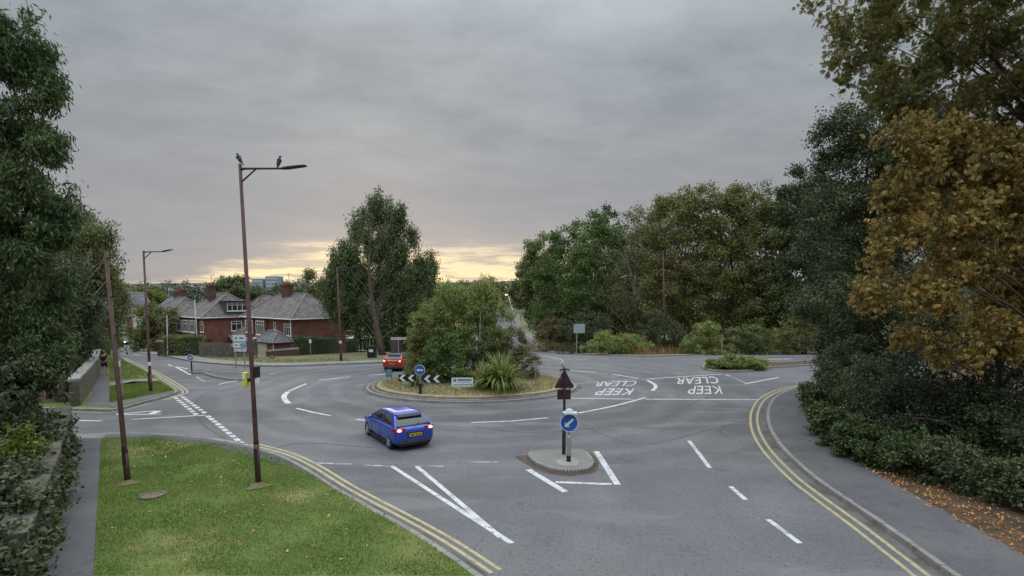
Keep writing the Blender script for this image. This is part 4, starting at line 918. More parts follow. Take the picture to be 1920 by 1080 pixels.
# second house
h2 = house_root(-52.6, 84.5, -40, 'red brick house with white box dormer in its roof, next door along the left road', z=T(80))
L2, D2, E2 = 9.6, 9.5, 5.3
MB().box(0, L2, 0, D2, -.6, E2).build('wall', brick, h2)
mb = MB(); rv = hip_roof(mb, 0, L2, 0, D2, E2, 3.6, inset=3.4, ov=.4); mb.build('roof', tile_m, h2); ridges(h2, rv); gutter(h2, 0, L2, 0, D2, E2)
chimney(h2, 4.5, 3.2, E2 + 2.4, 2.4, 1.3, .9)
for cx in (1.4, 4.0, 6.6): bay(h2, cx, 2.2, 3.0, 1.75)
window(h2, 8.8, 0, 3.1, 1.2, 1.6, 2)
for cx in (1.6, 4.6, 7.4): window(h2, cx, 0, .6, 2.2, 1.7, 4)
dm = MB().box(8.2, 9.7, 3.0, 6.6, 5.6, 7.6).build('dormer', mat('dormer_cladding', (.07, .08, .10), .7), h2); window(dm, 4.8, 9.7, 6.15, 3.0, 1.25, 4, 'right')
MB().prism([(8.0, 7.602), (10.0, 7.602), (10.0, 7.72), (8.0, 7.74)], 2.8, 6.8, 1).build('dormer_roof', gutter_m, dm)
for cy_ in (4.6, 6.6, 8.6): window(h2, cy_, L2, 3.1, 1.6, 1.5, 2, 'right')
ex = MB().box(L2 + .002, L2 + 3.6, 3.5, 9.0, -.6, 2.3).build('side_wing', brick_dark, h2)
mb = MB(); rv = hip_roof(mb, L2 + .3, L2 + 3.6, 3.5, 9.0, 2.3, 1.7, ov=.3, axis='y'); mb.build('side_wing_roof', tile_b, ex); ridges(ex, rv, 'y')
window(ex, 6.0, L2 + 3.6, .9, 1.6, 1.1, 2, 'right')
ga = empty('garage', GX(470, 76), R(-40), 'low brick garage with brown hipped roof between the two brick houses', 'garage')
MB().box(-4.4, 0, 0, 4.5, -.4, 2.5).build('wall', brick, ga); mb = MB(); rv = hip_roof(mb, -4.4, 0, 0, 4.5, 2.5, 1.9, ov=.3); mb.build('roof', tile_b, ga); ridges(ga, rv)
MB().box(-3.5, -.9, -.05, -.002, -.1, 2.1).build('door', mat('grey_door', (.30, .30, .31), .5), ga)
# receding houses
def plain_house(ox, oy, ang, L, D, E, H, wall_m, roof_m, label, gable=False, nb=2, z=None, chim=True, group=HG, zdrop=1.0):
    h = house_root(ox, oy, ang, label, group, z)
    MB().box(0, L, 0, D, -zdrop, E).build('wall', wall_m, h)
    if gable:
        a = .3; x0, x1, y0, y1, zt = -a, L + a, -a, D + a, E + H
        mb = MB().prism([(0, E), (D, E), (D / 2, E + H - .05)], .001, L - .001, axis=0); mb.build('gable_wall', wall_m, h)
        mb = MB(); ym = D / 2
        mb.add([(x0, y0, E - .15), (x1, y0, E - .15), (x1, ym, zt), (x0, ym, zt), (x1, y1, E - .15), (x0, y1, E - .15), (x0, y0, E - .27), (x1, y0, E - .27), (x1, ym, zt - .12), (x0, ym, zt - .12), (x1, y1, E - .27), (x0, y1, E - .27)],
               [(0, 1, 2, 3), (3, 2, 4, 5), (6, 9, 8, 7), (9, 11, 10, 8), (0, 6, 7, 1), (1, 7, 8, 2), (2, 8, 10, 4), (0, 3, 9, 6), (3, 5, 11, 9), (5, 4, 10, 11)]); mb.build('roof', roof_m, h, fix=False)
    else:
        mb = MB(); rv = hip_roof(mb, 0, L, 0, D, E, H, inset=min(L, D) * .42); mb.build('roof', roof_m, h); ridges(h, rv)
    if chim: chimney(h, L * .45, D / 2 + .4, E + H * .55, H * .45 + 1.3, 1.3, .8)
    for i in range(nb):
        cx = L * (i + .5) / nb; window(h, cx, 0, E - 2.1, 1.9, 1.4, 3); window(h, cx, 0, .8, 1.9, 1.5, 3)
    window(h, D * .5, L, E - 2.1, 1.2, 1.3, 2, 'right')
    return h
plain_house(-66, 97, -40, 9.5, 8, 5.3, 3.4, brick, tile_m, 'red brick house just left of the one with the dormer, half behind the street tree')
plain_house(-60, 112, -40, 10, 8, 5.3, 3.4, brick_dark, tile_b, 'house with brown tiled roof behind the dormer house')
plain_house(-80, 118, -40, 10, 8, 5.3, 3.2, render_w, tile_g, 'pale rendered house with grey roof farther along the left road', gable=True)
plain_house(-72, 138, -35, 14, 8, 5.6, 3.4, brick_dark, tile_m, 'long grey roofed house beyond the pale rendered one', nb=4)
plain_house(-86, 152, -38, 12, 8, 5.6, 3.4, render_w, tile_g, 'small looking house with slate roof near the white factory', nb=3)
plain_house(-97, 128, 50, 9, 8, 6.6, 3.4, render_w, tile_g, 'white gabled house high above the left road', gable=True, nb=2)
plain_house(-90, 112, 55, 9, 7, 4.6, 3.0, brick, tile_m, 'red and white gabled house at the bend of the left road', gable=True, nb=2)
plain_house(-62, 165, -20, 16, 8, 5.6, 3.2, brick_dark, tile_b, 'long brown roof between the far trees left of the sunset', nb=4)
plain_house(-42, 150, -10, 14, 8, 5.6, 3.2, brick, tile_b, 'brick house roof just showing behind the main brick house', nb=4)
plain_house(-29, 90, -8, 12, 8, 5.2, 3.0, brick, tile_b, 'red brick house mostly hidden behind the weeping birch', nb=4)
plain_house(-10, 200, 5, 9, 8, 5.6, 3.2, render_w, tile_g, 'white house at the far end of the road under the trees', nb=3)
plain_house(-23, 235, 0, 12, 8, 5.6, 3.2, brick, tile_g, 'brick house far down the road on its left', nb=3)
cv = empty('conservatory', GX(690, 80), R(-12), 'white framed conservatory with pale ribbed roof behind the long hedge', 'conservatory')
MB().box(-2.2, 2.2, -1.8, 1.8, -.3, 2.3).build('glazing', glass_m, cv)
mb = MB(); hip_roof(mb, -2.2, 2.2, -1.8, 1.8, 2.35, 1.5, inset=1.9, ov=.25); mb.build('roof', mat('polycarbonate', (.45, .46, .46), .5), cv)
mb = MB()
for i in range(9): x = -2.24 + i * .56; mb.box(x - .04, x + .04, -1.86, -1.80, -.3, 2.3)
mb.box(-2.3, 2.3, -1.88, -1.80, .5, .6); mb.build('frame', white_p, cv)
# far large buildings
fb = empty('factory', (P(315, 540, 380).x, 380, T(380)), 0, 'long low white factory with a grey stripe on the skyline at the left', 'factory')
MB().box(0, 20, 0, 12, -1, 12.0).build('wall', render_w, fb); MB().box(.3, 19.7, -.15, -.01, 7.6, 9.6).build('window_band', mat('band_grey', (.16, .20, .24), .4), fb); MB().prism([(-.4, 12.02), (20.4, 12.02), (10, 13.8)], -.4, 12.4, 1).build('roof', mat('sheet_roof', (.32, .34, .38), .6), fb)
for i, (px, w, h, lab) in enumerate(((472, 9, 17.5, 'left one of two pale blue grey blocks on the skyline behind the brick house'), (497, 11, 19.5, 'right one of two pale blue grey blocks on the skyline behind the brick house'))):
    bb = empty('apartment_block', (P(px, 520, 450).x, 450, T(450)), 0, lab, 'tower block'); MB().box(0, w, 0, 10, -1, h).build('wall', mat('block_grey', (.28, .33, .42), .7), bb)
    for fl in range(4):
        MB().box(.6, w - .6, -.12, -.01, h - 2.6 - fl * 3, h - 1.3 - fl * 3).build('window_band', mat('block_window', (.55, .58, .62), .4), bb)
# hedges, fences, walls
def hedge(name, pts, w, h, n, L, m, label, base_z=None, cat='hedge'):
    pts = dens([Vector(p[:2]) for p in pts], step=.8); root = empty(name, (pts[0].x, pts[0].y, T(pts[0].y)), 0, label, cat); c = []
    idx = rng.integers(0, len(pts), n); pp = np.array([(p.x, p.y) for p in pts])[idx] + rng.uniform(-.45, .45, (n, 2))
    t = rng.uniform(-1, 1, (n, 2)); side = rng.integers(0, 3, n)
    off = np.where(side[:, None] == 0, np.stack([t[:, 0] * w / 2, np.full(n, h)], 1), np.stack([np.where(t[:, 1] > 0, 1, -1) * w / 2, (t[:, 0] * .5 + .5) * h], 1))
    nrmv = np.array([0.0, 1.0]); c = np.stack([pp[:, 0], pp[:, 1] + off[:, 0], np.array([T(y) for y in pp[:, 1]]) + off[:, 1] + .1], 1) + rng.normal(size=(n, 3)) * .07
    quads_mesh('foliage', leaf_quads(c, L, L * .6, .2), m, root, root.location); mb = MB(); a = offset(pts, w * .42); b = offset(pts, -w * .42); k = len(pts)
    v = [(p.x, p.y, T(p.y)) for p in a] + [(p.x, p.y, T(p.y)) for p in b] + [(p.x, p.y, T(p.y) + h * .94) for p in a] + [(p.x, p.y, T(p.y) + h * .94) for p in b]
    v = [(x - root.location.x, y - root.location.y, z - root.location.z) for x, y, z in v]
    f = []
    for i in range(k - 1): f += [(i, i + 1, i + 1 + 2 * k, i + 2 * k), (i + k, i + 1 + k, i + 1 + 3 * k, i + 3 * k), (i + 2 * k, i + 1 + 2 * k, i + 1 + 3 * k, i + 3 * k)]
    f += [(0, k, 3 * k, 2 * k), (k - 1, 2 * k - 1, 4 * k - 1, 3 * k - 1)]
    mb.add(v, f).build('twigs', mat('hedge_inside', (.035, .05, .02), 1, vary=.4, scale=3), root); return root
def pg(px, py): return G(px, py)
hedge('hedge', [pg(562, 668), pg(640, 663), pg(700, 660), pg(765, 661)], 1.3, 1.9, 12000, .17, lv_dark, 'long dark hedge beside the brick house, running towards the roundabout')
hedge('hedge', [pg(318, 668), pg(350, 669), pg(372, 668)], 1.2, 2.0, 5000, .17, lv_mid, 'clipped hedge left of the grey wooden fence')
hedge('hedge', [pg(352, 662), pg(390, 662), pg(425, 660)], 1.2, 2.1, 5000, .17, lv_green, 'bright green clipped hedge in front of the dormer house')
def fence(a, b, h, n, label, m, name='wooden_fence'):
    A = Vector(a); B = Vector(b); root = empty(name, (A.x, A.y, T(A.y)), math.atan2(B.y - A.y, B.x - A.x), label, 'fence'); L = (B - A).length; mb = MB()
    for i in range(n): x = L * i / n; mb.box(x + .01, x + L / n - .012, -.012, .012, .05, h + random.uniform(-.02, .02))
    mb.build('board_panel', m, root); pm = MB()
    for i in range(int(L / 2.4) + 2):
        x = min(L, i * 2.4); MB().box(x - .06, x + .06, .02, .14, -.1, h + .08).build('post', m, root)
    MB().box(0, L, .014, .06, h * .3, h * .3 + .08).box(0, L, .014, .06, h * .8, h * .8 + .08).build('rail', m, root)
wood_g = mat('weathered_wood', (.16, .145, .13), .9, vary=.3, scale=2)
fence(pg(375, 671), pg(440, 672), 1.5, 70, 'grey weathered board fence in front of the dormer house', wood_g)
fence(pg(440, 671.5), pg(482, 670), 1.6, 40, 'darker board fence right of the direction sign', mat('brown_wood', (.11, .075, .06), .9, vary=.3))
fence(pg(735, 667), pg(775, 665), 1.9, 26, 'brown fence behind the street name sign', mat('brown_wood', (.11, .075, .06), .9), 'wooden_fence')
def wall_run(pts, w, h, m, label, name='stone_wall', cope=None):
    pts = [Vector(p[:2]) for p in pts]; root = empty(name, (pts[0].x, pts[0].y, T(pts[0].y)), 0, label, 'wall'); o = Vector(root.location)
    a = offset(pts, w / 2); b = offset(pts, -w / 2); mb = MB(); cp = MB(); 
    for mbx, e, z0, z1 in ((mb, 0, -.1, h), (cp, .04, h + .002, h + .12)):
        a = offset(pts, w / 2 + e); b = offset(pts, -w / 2 - e); k = len(pts)
        v = [(p.x - o.x, p.y - o.y, z0) for p in a] + [(p.x - o.x, p.y - o.y, z0) for p in b] + [(p.x - o.x, p.y - o.y, z1 + .04 * math.sin(i * 2.1)) for i, p in enumerate(a)] + [(p.x - o.x, p.y - o.y, z1 + .04 * math.sin(i * 2.1)) for i, p in enumerate(b)]
        f = []
        for i in range(k - 1): f += [(i, i + 1, i + 1 + 2 * k, i + 2 * k), (i + k, i + 1 + k, i + 1 + 3 * k, i + 3 * k), (i + 2 * k, i + 1 + 2 * k, i + 1 + 3 * k, i + 3 * k), (i, i + 1, i + 1 + k, i + k)]
        f += [(0, k, 3 * k, 2 * k), (k - 1, 2 * k - 1, 4 * k - 1, 3 * k - 1)]; mbx.add(v, f)
    mb.build('wall', m, root); cp.build('coping', cope or kerb_m, root); return root
wa = dens([G(152, 766).to_2d(), G(186, 712).to_2d(), G(190, 690).to_2d()], step=1.2)
wall_run([Vector((p.x - .25 + random.uniform(-.03, .03), p.y)) for p in wa], .4, 1.35, stone_m, 'old rubble stone wall along the footpath beyond the side road')
wb_ = dens([G(138, 832).to_2d(), G(116, 950).to_2d(), G(60, 1150).to_2d()], step=1.0)
wall_run([Vector((p.x - .25 + random.uniform(-.03, .03), p.y)) for p in wb_], .4, 1.3, stone_m, 'mossy stone wall end beside the near footpath, under the ivy', cope=stone_m)
wall_run([G(500, 671).to_2d(), G(560, 669).to_2d()], .25, .6, brick_dark, 'low dark garden wall in front of the main brick house', 'garden_wall')
pr = empty('gate_pier', G(304, 667), 0, 'brick gate pier with pale cap beside the far pavement', 'gate pier'); MB().box(-.3, .3, -.3, .3, -.2, 1.5).build('pier', brick_dark, pr); MB().box(-.38, .38, -.38, .38, 1.502, 1.66).build('cap', kerb_m, pr)

# ------------------------------------------------------------------ lamp columns
LG = 'red brown lamp columns'
def lamp(base, top, arm, label, r=.066, group=LG, m=None, head=True, collars=False, lantern_lift=0.0):
    m = m or pole_m; b = G(*base); D = b.y; root = empty('lamp_column', b, 0, label, 'street lamp', group); tp = P(top[0], top[1], D) - b
    mb = MB(); mb.tube([(0, 0, -.2), tp * .14], [r * 1.18, r * 1.15], 12); mb.tube([tp * .14, tp * .15, tp], [r * 1.15, r, r * .66], 12); mb.build('column', m, root, smooth=True)
    MB().tube([(0, 0, .02), (0, 0, .06)], [r * 1.7, r * 1.5], 12).build('base_collar', pole_dark, root)
    MB().box(-.05, .05, -r * 1.2 - .012, -r * 1.1, .6, 1.15).build('access_door', pole_dark, root)
    q_ = tp * .2
    if D > 25: MB().tube([q_, q_ + tp.normalized() * .22], r * 1.06 + .004, 12).build('number_label', sign_white, root)
    if head:
        k = D / F; ax = Vector((arm[0] * k, 0, 0)); jz = tp + Vector((0, 0, -arm[2] * k))
        MB().tube([jz, jz + ax * .12 + Vector((0, 0, .02)), jz + ax * 1.0 + Vector((0, 0, arm[1] * k * .3))], [.045, .032, .026], 8).tube([jz + Vector((0, 0, -.35)), jz + Vector((.42, 0, .0))], .022, 6).build('arm', pole_dark, root, smooth=True)
        s = jz + ax * .97 + Vector((0, 0, arm[1] * k * .3)); e = s + Vector((arm[0] * k * .62, 0, arm[1] * k)); n = (e - s).normalized(); sec = []
        for t, w, h in ((0, .03, .025), (.1, .045, .04), (.3, .08, .05), (.8, .12, .032), (.97, .10, .02), (1, .05, .01)):
            c = s.lerp(e, t); sec.append([c + Vector((0, w * math.cos(q), 0)) + Vector((-n.z, 0, n.x)) * h * math.sin(q) for q in np.linspace(0, 2 * math.pi, 10, endpoint=False)])
        MB().loft(sec).build('lantern', metal_m if False else pole_dark, root, smooth=True)
    return root, b, tp
l1, lb1, ltp1 = lamp((485, 912), (450, 308), (76, 5, 9), 'tallest lamp column, on the near grass verge, with two birds perched on it')
lamp((283, 738), (269, 470), (34, 4, 3), 'lamp column at the corner of the side road with its arm against the sky', r=.075)
lamp((640, 679), (632, 500), (26, 3, 3), 'lamp column on the grass bank in front of the weeping birch', r=.1)
lamp((1247, 665), (1243, 470), (-26, 3, 3), 'lamp column rising from the bracken on the far bank', r=.11)
l5, lb5, ltp5 = lamp((240, 907), (197, 470), (0, 0, 0), 'leaning brown column with its top lost in the leaves at the left', r=.07, head=False)
for i in range(3):
    q = ltp5 * (.97 - .16 * i); MB().box(q.x - .22, q.x + .22, q.y - .03, q.y + .03, q.z - .02, q.z + .02).build('step_bracket', pole_dark, l5)
lamp((371, 666), (365, 562), (-14, 0, 1), 'thin grey lamp column by the clipped hedges', r=.07, m=metal_m, group='grey lamp columns')
lamp((314, 669), (313, 590), (12, 1, 1), 'thin grey lamp column beside the thin grey tree', r=.06, m=metal_m, group='grey lamp columns')
lamp((968, 606), (948, 536), (-8, 0, 1), 'white lamp column far down the road on the hill', r=.14, m=white_p, group='grey lamp columns')
# lit lamp far down the road
fl = empty('lit_lamp', GX(950, 240), 0, 'glowing orange street lamp far down the road at the foot of the hill', 'street lamp'); MB().tube([(0, 0, 0), (0, 0, 9.5)], .09, 8).build('column', metal_m, fl)
MB().box(-.6, .6, -.3, .3, 9.5, 9.9).build('lantern', mat('lit_orange', (.9, .5, .15), .5, emit=(1, .45, .08), estr=9), fl)
# fittings on the tall column
def on_col(t): return ltp1 * t
q = on_col(.345); yb_ = empty('yellow_box', lb1 + q + Vector((-.20, -.02, 0)), 0, 'bright yellow box strapped to the left of the tallest lamp column', 'camera box')
MB().box(-.055, .075, -.08, .08, -.22, .22).build('case', yellow_case, yb_); bevel(yb_.children[0], .02); MB().box(.076, .14, -.02, .02, -.05, .05).build('bracket', blackm, yb_); MB().box(-.035, .05, -.092, -.081, .04, .17).build('window', white_p, yb_)
q = on_col(.37); sg = empty('small_sign', lb1 + q + Vector((.14, 0, 0)), R(80), 'small black edge on box on the right of the tallest lamp column', 'sign')
MB().box(-.1, .1, -.03, .03, -.16, .16).build('case', blackm, sg); MB().box(-.07, .07, -.03, .03, -.32, -.162).build('label_plate', white_p, sg)

# ------------------------------------------------------------------ signs
def disc(r, y0, y1, n=40, cx=0, cz=0):
    return MB().prism([(cx + r * math.cos(a), cz + r * math.sin(a)) for a in np.linspace(0, 2 * math.pi, n, endpoint=False)], y0, y1, 1)
def arrow_pts(L, ang, hw=.30, sw=.085):
    """arrow through the origin pointing along ang"""
    pts = [(L / 2, 0), (L / 2 - hw * .8, hw * .8), (L / 2 - hw * .8 - sw * .9, hw * .8 - sw * .7), (L / 2 - sw * 2.0, sw), (-L / 2, sw), (-L / 2, -sw), (L / 2 - sw * 2.0, -sw), (L / 2 - hw * .8 - sw * .9, -hw * .8 + sw * .7), (L / 2 - hw * .8, -hw * .8)]
    c, s = math.cos(ang), math.sin(ang); return [(x * c - y * s, x * s + y * c) for x, y in pts]
def disc_sign(root, z, r, ang, y=-.06):
    d = disc(r, y, y - .02).build('sign_disc', sign_white, root); d.location = (0, 0, z)
    disc(r * .92, y - .0205, y - .024).build('blue_face', sign_blue, d)
    MB().prism([(px * r, pz * r) for px, pz in arrow_pts(1.25, ang, .42, .13)], y - .0245, y - .027, 1).build('arrow', sign_white, d)
    disc(r * .9, y + .001, y + .012).build('back', mat('sign_grey_back', (.25, .25, .26), .5), d); return d
# keep left post in the middle island
b = G(1066, 872); D = b.y; k = D / F
s1 = empty('keep_left_sign', b, R(-3), 'blue round sign with arrow down to the left, on the middle island', 'road sign')
zt = (872 - 770) * k
MB().tube([(0, 0, 0), (0, 0, .32)], .075, 12).build('dark_base', blackm, s1, smooth=False)
MB().tube([(0, 0, .321), (0, 0, zt * .55), (0, 0, zt * .57)], [.07, .07, .045], 12).tube([(0, 0, zt * .57), (0, 0, zt)], .035, 12).build('post', metal_m, s1)
disc_sign(s1, (872 - 788) * k, 17.5 * k, math.radians(225))
MB().box(-.2, .24, -.32, -.02, zt + .02, zt + .07).build('lamp_hood', mat('pale_plastic', (.55, .6, .6), .5), s1); MB().loft([[Vector((.0 + w * math.cos(a), -.12 + w * .8 * math.sin(a), z)) for a in np.linspace(0, 2 * math.pi, 12, endpoint=False)] for w, z in ((.14, zt + .071), (.12, zt + .13), (.05, zt + .17))]).build('lamp_cap', mat('pale_plastic', (.55, .6, .6), .5), s1)
# triangular sign seen from behind
b = G(1057, 858); D = b.y; k = D / F
s2 = empty('warning_sign', b, R(4), 'dark brown back of a triangular warning sign above a square plate, on the middle island', 'road sign')
Z = lambda py: (858 - py) * k
MB().tube([(0, 0, -.1), (0, 0, Z(795))], .065, 12).tube([(0, 0, Z(795)), (0, 0, Z(686))], .045, 12).build('post', pole_dark, s2)
t_ = [(-18 * k, Z(723)), (18 * k, Z(723)), (18 * k, Z(720)), (2 * k, Z(690)), (-2 * k, Z(690)), (-18 * k, Z(720))]
o = MB().prism(t_, .05, .07, 1).build('triangle_plate', sign_back, s2); MB().box(-15 * k, 15 * k, .03, .049, Z(716), Z(714)).box(-8 * k, 8 * k, .03, .049, Z(704), Z(702)).build('rail', pole_dark, o)
o = MB().box(-13 * k, 13 * k, .05, .07, Z(745), Z(726)).build('square_plate', sign_back, s2); MB().box(-12 * k, 12 * k, .03, .049, Z(741), Z(739)).box(-12 * k, 12 * k, .03, .049, Z(731), Z(729)).build('rail', pole_dark, o)
MB().tube([(x * k, 0, Z(688 - 2 * math.cos(x / 9 * 1.57))) for x in (-10, -7, -3, 0, 3, 7, 10)], .028, 8).build('lamp_bracket', pole_dark, s2)
mb = MB(); mb.tube([(-6 * k, 0, Z(688)), (-8 * k, -.02, Z(699)), (-6 * k, 0, Z(706))], .012, 6); mb.build('cable', metal_m, s2)
# roundabout blue arrow
D = 28.6; b = rb(786, D); k = D / F; gy = HOR + (CAMH - b.z) / D * F
s3 = empty('arrow_sign', b, 0, 'blue round sign with white arrow pointing left on the roundabout', 'road sign')
MB().tube([(0, 0, -.1), (0, 0, .55)], .085, 10).build('black_base', blackm, s3); MB().tube([(0, 0, .551), (0, 0, (gy - 690) * k)], .045, 10).build('post', mat('sign_grey_back', (.25, .25, .26), .5), s3)
disc_sign(s3, (gy - 694) * k, 10 * k, math.pi)
# chevron boards
def chev(px0, px1, py0, py1, D, label, n):
    k = D / F; b = rb((px0 + px1) / 2, D); gy = HOR + (CAMH - b.z) / D * F; w = (px1 - px0) * k; z0 = (gy - py1) * k; z1 = (gy - py0) * k
    r_ = empty('chevron_board', b, 0, label, 'chevron sign', 'chevron boards on the roundabout'); MB().box(-w / 2, w / 2, -.02, 0, z0, z1).build('board', blackm, r_)
    h = z1 - z0; cw = w / n
    for i in range(n):
        x = -w / 2 + cw * (i + .08); zm = (z0 + z1) / 2; t = cw * .36
        MB().prism([(x, zm), (x + cw * .42, z1 - .01), (x + cw * .42 + t, z1 - .01), (x + t, zm), (x + cw * .42 + t, z0 + .01), (x + cw * .42, z0 + .01)], -.021, -.026, 1).build('chevron', sign_white, r_)
    for x in (-w / 2 + .07, w / 2 - .07): MB().tube([(x, .04, -.1), (x, .04, z1)], .03, 8).build('post', metal_m, r_)
chev(745, 778, 703, 716, 29.6, 'left chevron board with two white arrowheads on the roundabout', 2)
chev(792, 826, 704, 718, 28.4, 'right chevron board with two white arrowheads on the roundabout', 2)
# sponsor board
def board(px, py0, py1, w_px, D, label, m, name='sponsor_board', rows=None, root_fn=None, cat='sign', legs=True, two=None):
    b = root_fn(px, D) if root_fn else GX(px, D); k = D / F; gy = HOR + (CAMH - b.z) / D * F; w = w_px * k; z0 = (gy - py1) * k; z1 = (gy - py0) * k
    r_ = empty(name, b, 0, label, cat); bo = MB().box(-w / 2, w / 2, -.02, 0, z0, z1).build('board', m, r_)
    for x in ((-w / 2 + w * .18, w / 2 - w * .18) if legs else (0,)): MB().tube([(x, .03, -.1), (x, .03, (z0 + z1) / 2)], .025, 8).build('post', metal_m, r_)
    if rows:
        for (fx0, fx1, fz, fh, col) in rows: MB().box(-w / 2 + w * fx0, -w / 2 + w * fx1, -.024, -.0205, z0 + (z1 - z0) * (fz - fh / 2), z0 + (z1 - z0) * (fz + fh / 2)).build('panel', col, bo)
    return r_, w, z0, z1
ink = mat('sign_ink', (.06, .08, .10), .6); teal = mat('teal_print', (.14, .26, .30), .6)
sb_, w, z0, z1 = board(866, 709, 726, 41, 28.6, 'white sponsor board with small dark print at the front of the roundabout', sign_white, rows=[(.28, .93, .76, .16, ink), (.07, .22, .70, .34, teal), (.28, .86, .50, .07, teal), (.08, .84, .20, .11, teal), (.88, .94, .22, .16, ink)], root_fn=rb)
board(727, 693, 707, 12, 31.5, 'small green grey sign on legs at the left tip of the roundabout', mat('green_sign', (.10, .18, .17), .5), 'small_sign', rows=[(.15, .85, .55, .6, teal)], root_fn=rb)
board(1005, 678, 694, 5, 30.6, 'narrow grey sign edge on at the right end of the roundabout', mat('sign_grey_back', (.25, .25, .26), .5), 'small_sign', root_fn=rb, legs=False)
# direction sign cluster
b = G(451, 691); D = b.y; k = D / F; gy = HOR + (CAMH - b.z) / D * F
ds = empty('direction_sign', b, 0, 'stack of white direction signs with left arrows behind the tallest lamp column', 'direction sign')
Z = lambda py: (gy - py) * k
for x in (-9, 8): MB().tube([(x * k, .05, -.1), (x * k, .05, Z(630))], .05, 8).build('post', metal_m, ds)
def flag(py0, py1, arrow=True):
    zm = (Z(py0) + Z(py1)) / 2; pts = [(-16 * k, zm), (-11 * k, Z(py0)), (13 * k, Z(py0)), (13 * k, Z(py1)), (-11 * k, Z(py1))] if arrow else [(-10 * k, Z(py0)), (13 * k, Z(py0)), (13 * k, Z(py1)), (-10 * k, Z(py1))]
    p = MB().prism(pts, -.03, 0, 1).build('sign_plate', sign_white, ds)
    if arrow:
        h = abs(Z(py0) - Z(py1)) / 2; MB().prism([(-15 * k, zm), (-11.6 * k, zm + h * .72), (-10 * k, zm + h * .72), (-13 * k, zm), (-10 * k, zm - h * .72), (-11.6 * k, zm - h * .72)], -.034, -.031, 1).build('arrow', ink, p)
    for i, (a, b2) in enumerate(((-8, -3), (1, 9)) if arrow else ((-8, -3), (2, 10))):
        hh = abs(Z(py0) - Z(py1)); MB().box(a * k, b2 * k, -.034, -.031, zm - hh * .12, zm + hh * .16).build('panel', teal, p)
flag(628, 640); p_ = flag(642, 652); flag(654, 659, False)
pb = MB().box(4 * k, 12.6 * k, -.04, -.0345, Z(651), Z(643)).build('parking_panel', mat('parking_blue', (.03, .30, .55), .5), ds); v, f = text_mesh('P', 8 * k); MB().add([(8.3 * k + a[0], -.043, (Z(651) + Z(643)) / 2 + a[1]) for a in v], f).build('letter', sign_white, pb)
# other small signs
def post_sign(px, py, zpx, label, plate, name='small_sign', m=None, D=None, r=.03, post_m=None, at=None):
    b = at or G(px, py); D = b.y; k = D / F; gy = HOR + (CAMH - b.z) / D * F; r_ = empty(name, b, 0, label, 'road sign')
    MB().tube([(0, 0, -.1), (0, 0, (gy - zpx) * k)], r, 8).build('post', post_m or metal_m, r_)
    x0, x1, y0, y1 = plate; MB().box(x0 * k, x1 * k, -r - .03, -r - .01, (gy - y1) * k, (gy - y0) * k).build('plate', m or sign_white, r_); return r_, k, gy
r_, k, gy = post_sign(231, 748, 655, 'white plate with dark print on a thin post beside the leaning column', (-11, 1, 677, 687)); MB().box(-8 * k, -2 * k, -.07, -.062, (gy - 684) * k, (gy - 680) * k).build('print', ink, r_)
r_, k, gy = post_sign(583, 672, 636, 'small white plate on a thin post by the hedge of the main brick house', (-2, 2.5, 636, 643))
r_, k, gy = post_sign(748, 684, 632, 'pale street name plate on a post behind the red car', (-14, 16, 632, 637), name='street_name_sign', m=mat('name_plate', (.45, .45, .43), .6))
r_, k, gy = post_sign(1081, 666, 607, 'back of a grey rectangular road sign on the far bank', (-6, 15, 607, 624), m=mat('sign_back_grey', (.34, .40, .42), .5), r=.06)
b = G(360, 700); k = b.y / F; gy = 700; s4 = empty('keep_left_sign', b, 0, 'round sign under a black box on the small left island', 'road sign')
MB().tube([(0, 0, 0), (0, 0, 44 * k)], .05, 8).build('post', blackm, s4); d = disc(6.5 * k, -.06, -.08).build('sign_disc', sign_white, s4); d.location = (0, 0, 30 * k); disc(5.6 * k, -.081, -.085).build('grey_face', mat('face_grey', (.16, .22, .28), .5), d)
MB().prism([(a * 5 * k, c * 5 * k) for a, c in arrow_pts(1.25, R(225), .42, .13)], -.0855, -.088, 1).build('arrow', sign_white, d)
MB().box(-5 * k, 5 * k, -.12, .05, 38 * k, 44 * k).build('lamp_box', mat('navy_box', (.02, .025, .06), .5), s4)
b = G(1352, 666); wp = empty('wooden_post', b, 0, 'pale wooden post standing on the far bank by the kerb', 'post'); k = b.y / F; MB().box(-.11, .11, -.11, .11, -.1, 37 * k).build('post', mat('pale_wood', (.28, .24, .19), .9, vary=.3), wp); MB().prism([(-.13, 37 * k), (.13, 37 * k), (0, 37 * k + .12)], -.13, .13, 1).build('cap', mat('pale_wood', (.28, .24, .19), .9), wp)
b = G(698, 673); k = b.y / F; bn = empty('litter_bin', b, 0, 'black litter bin with a white sticker on the grass bank', 'bin')
o = MB().loft([[Vector((sx * w, sy * w, z)) for sx, sy in ((-1, -1), (1, -1), (1, 1), (-1, 1))] for w, z in ((.34, 0), (.38, 1.0))]).build('body', blackm, bn); MB().box(-.43, .43, -.43, .43, 1.0, 1.22).build('lid', blackm, bn); MB().box(-.2, .2, -.39, -.376, .68, .95).build('sticker', sign_white, bn); MB().box(-.28, .28, -.45, -.431, 1.04, 1.16).build('slot', rubber, bn)
b = G(1016, 640); lb_ = empty('dark_bin', b, 0, 'dark bin on the pavement where the road leaves', 'bin'); MB().tube([(0, 0, 0), (0, 0, 1.1), (0, 0, 1.2)], [.3, .34, .28], 12).build('body', blackm, lb_); MB().tube([(0, 0, 1.2), (0, 0, 1.35)], [.36, .12], 12).build('lid', blackm, lb_)
b = G(103, 785); k = 27 / F; b = GX(100, 27); cc = empty('grey_post', b, 0, 'thin grey post with a round white lamp in the shade beyond the side road', 'post')
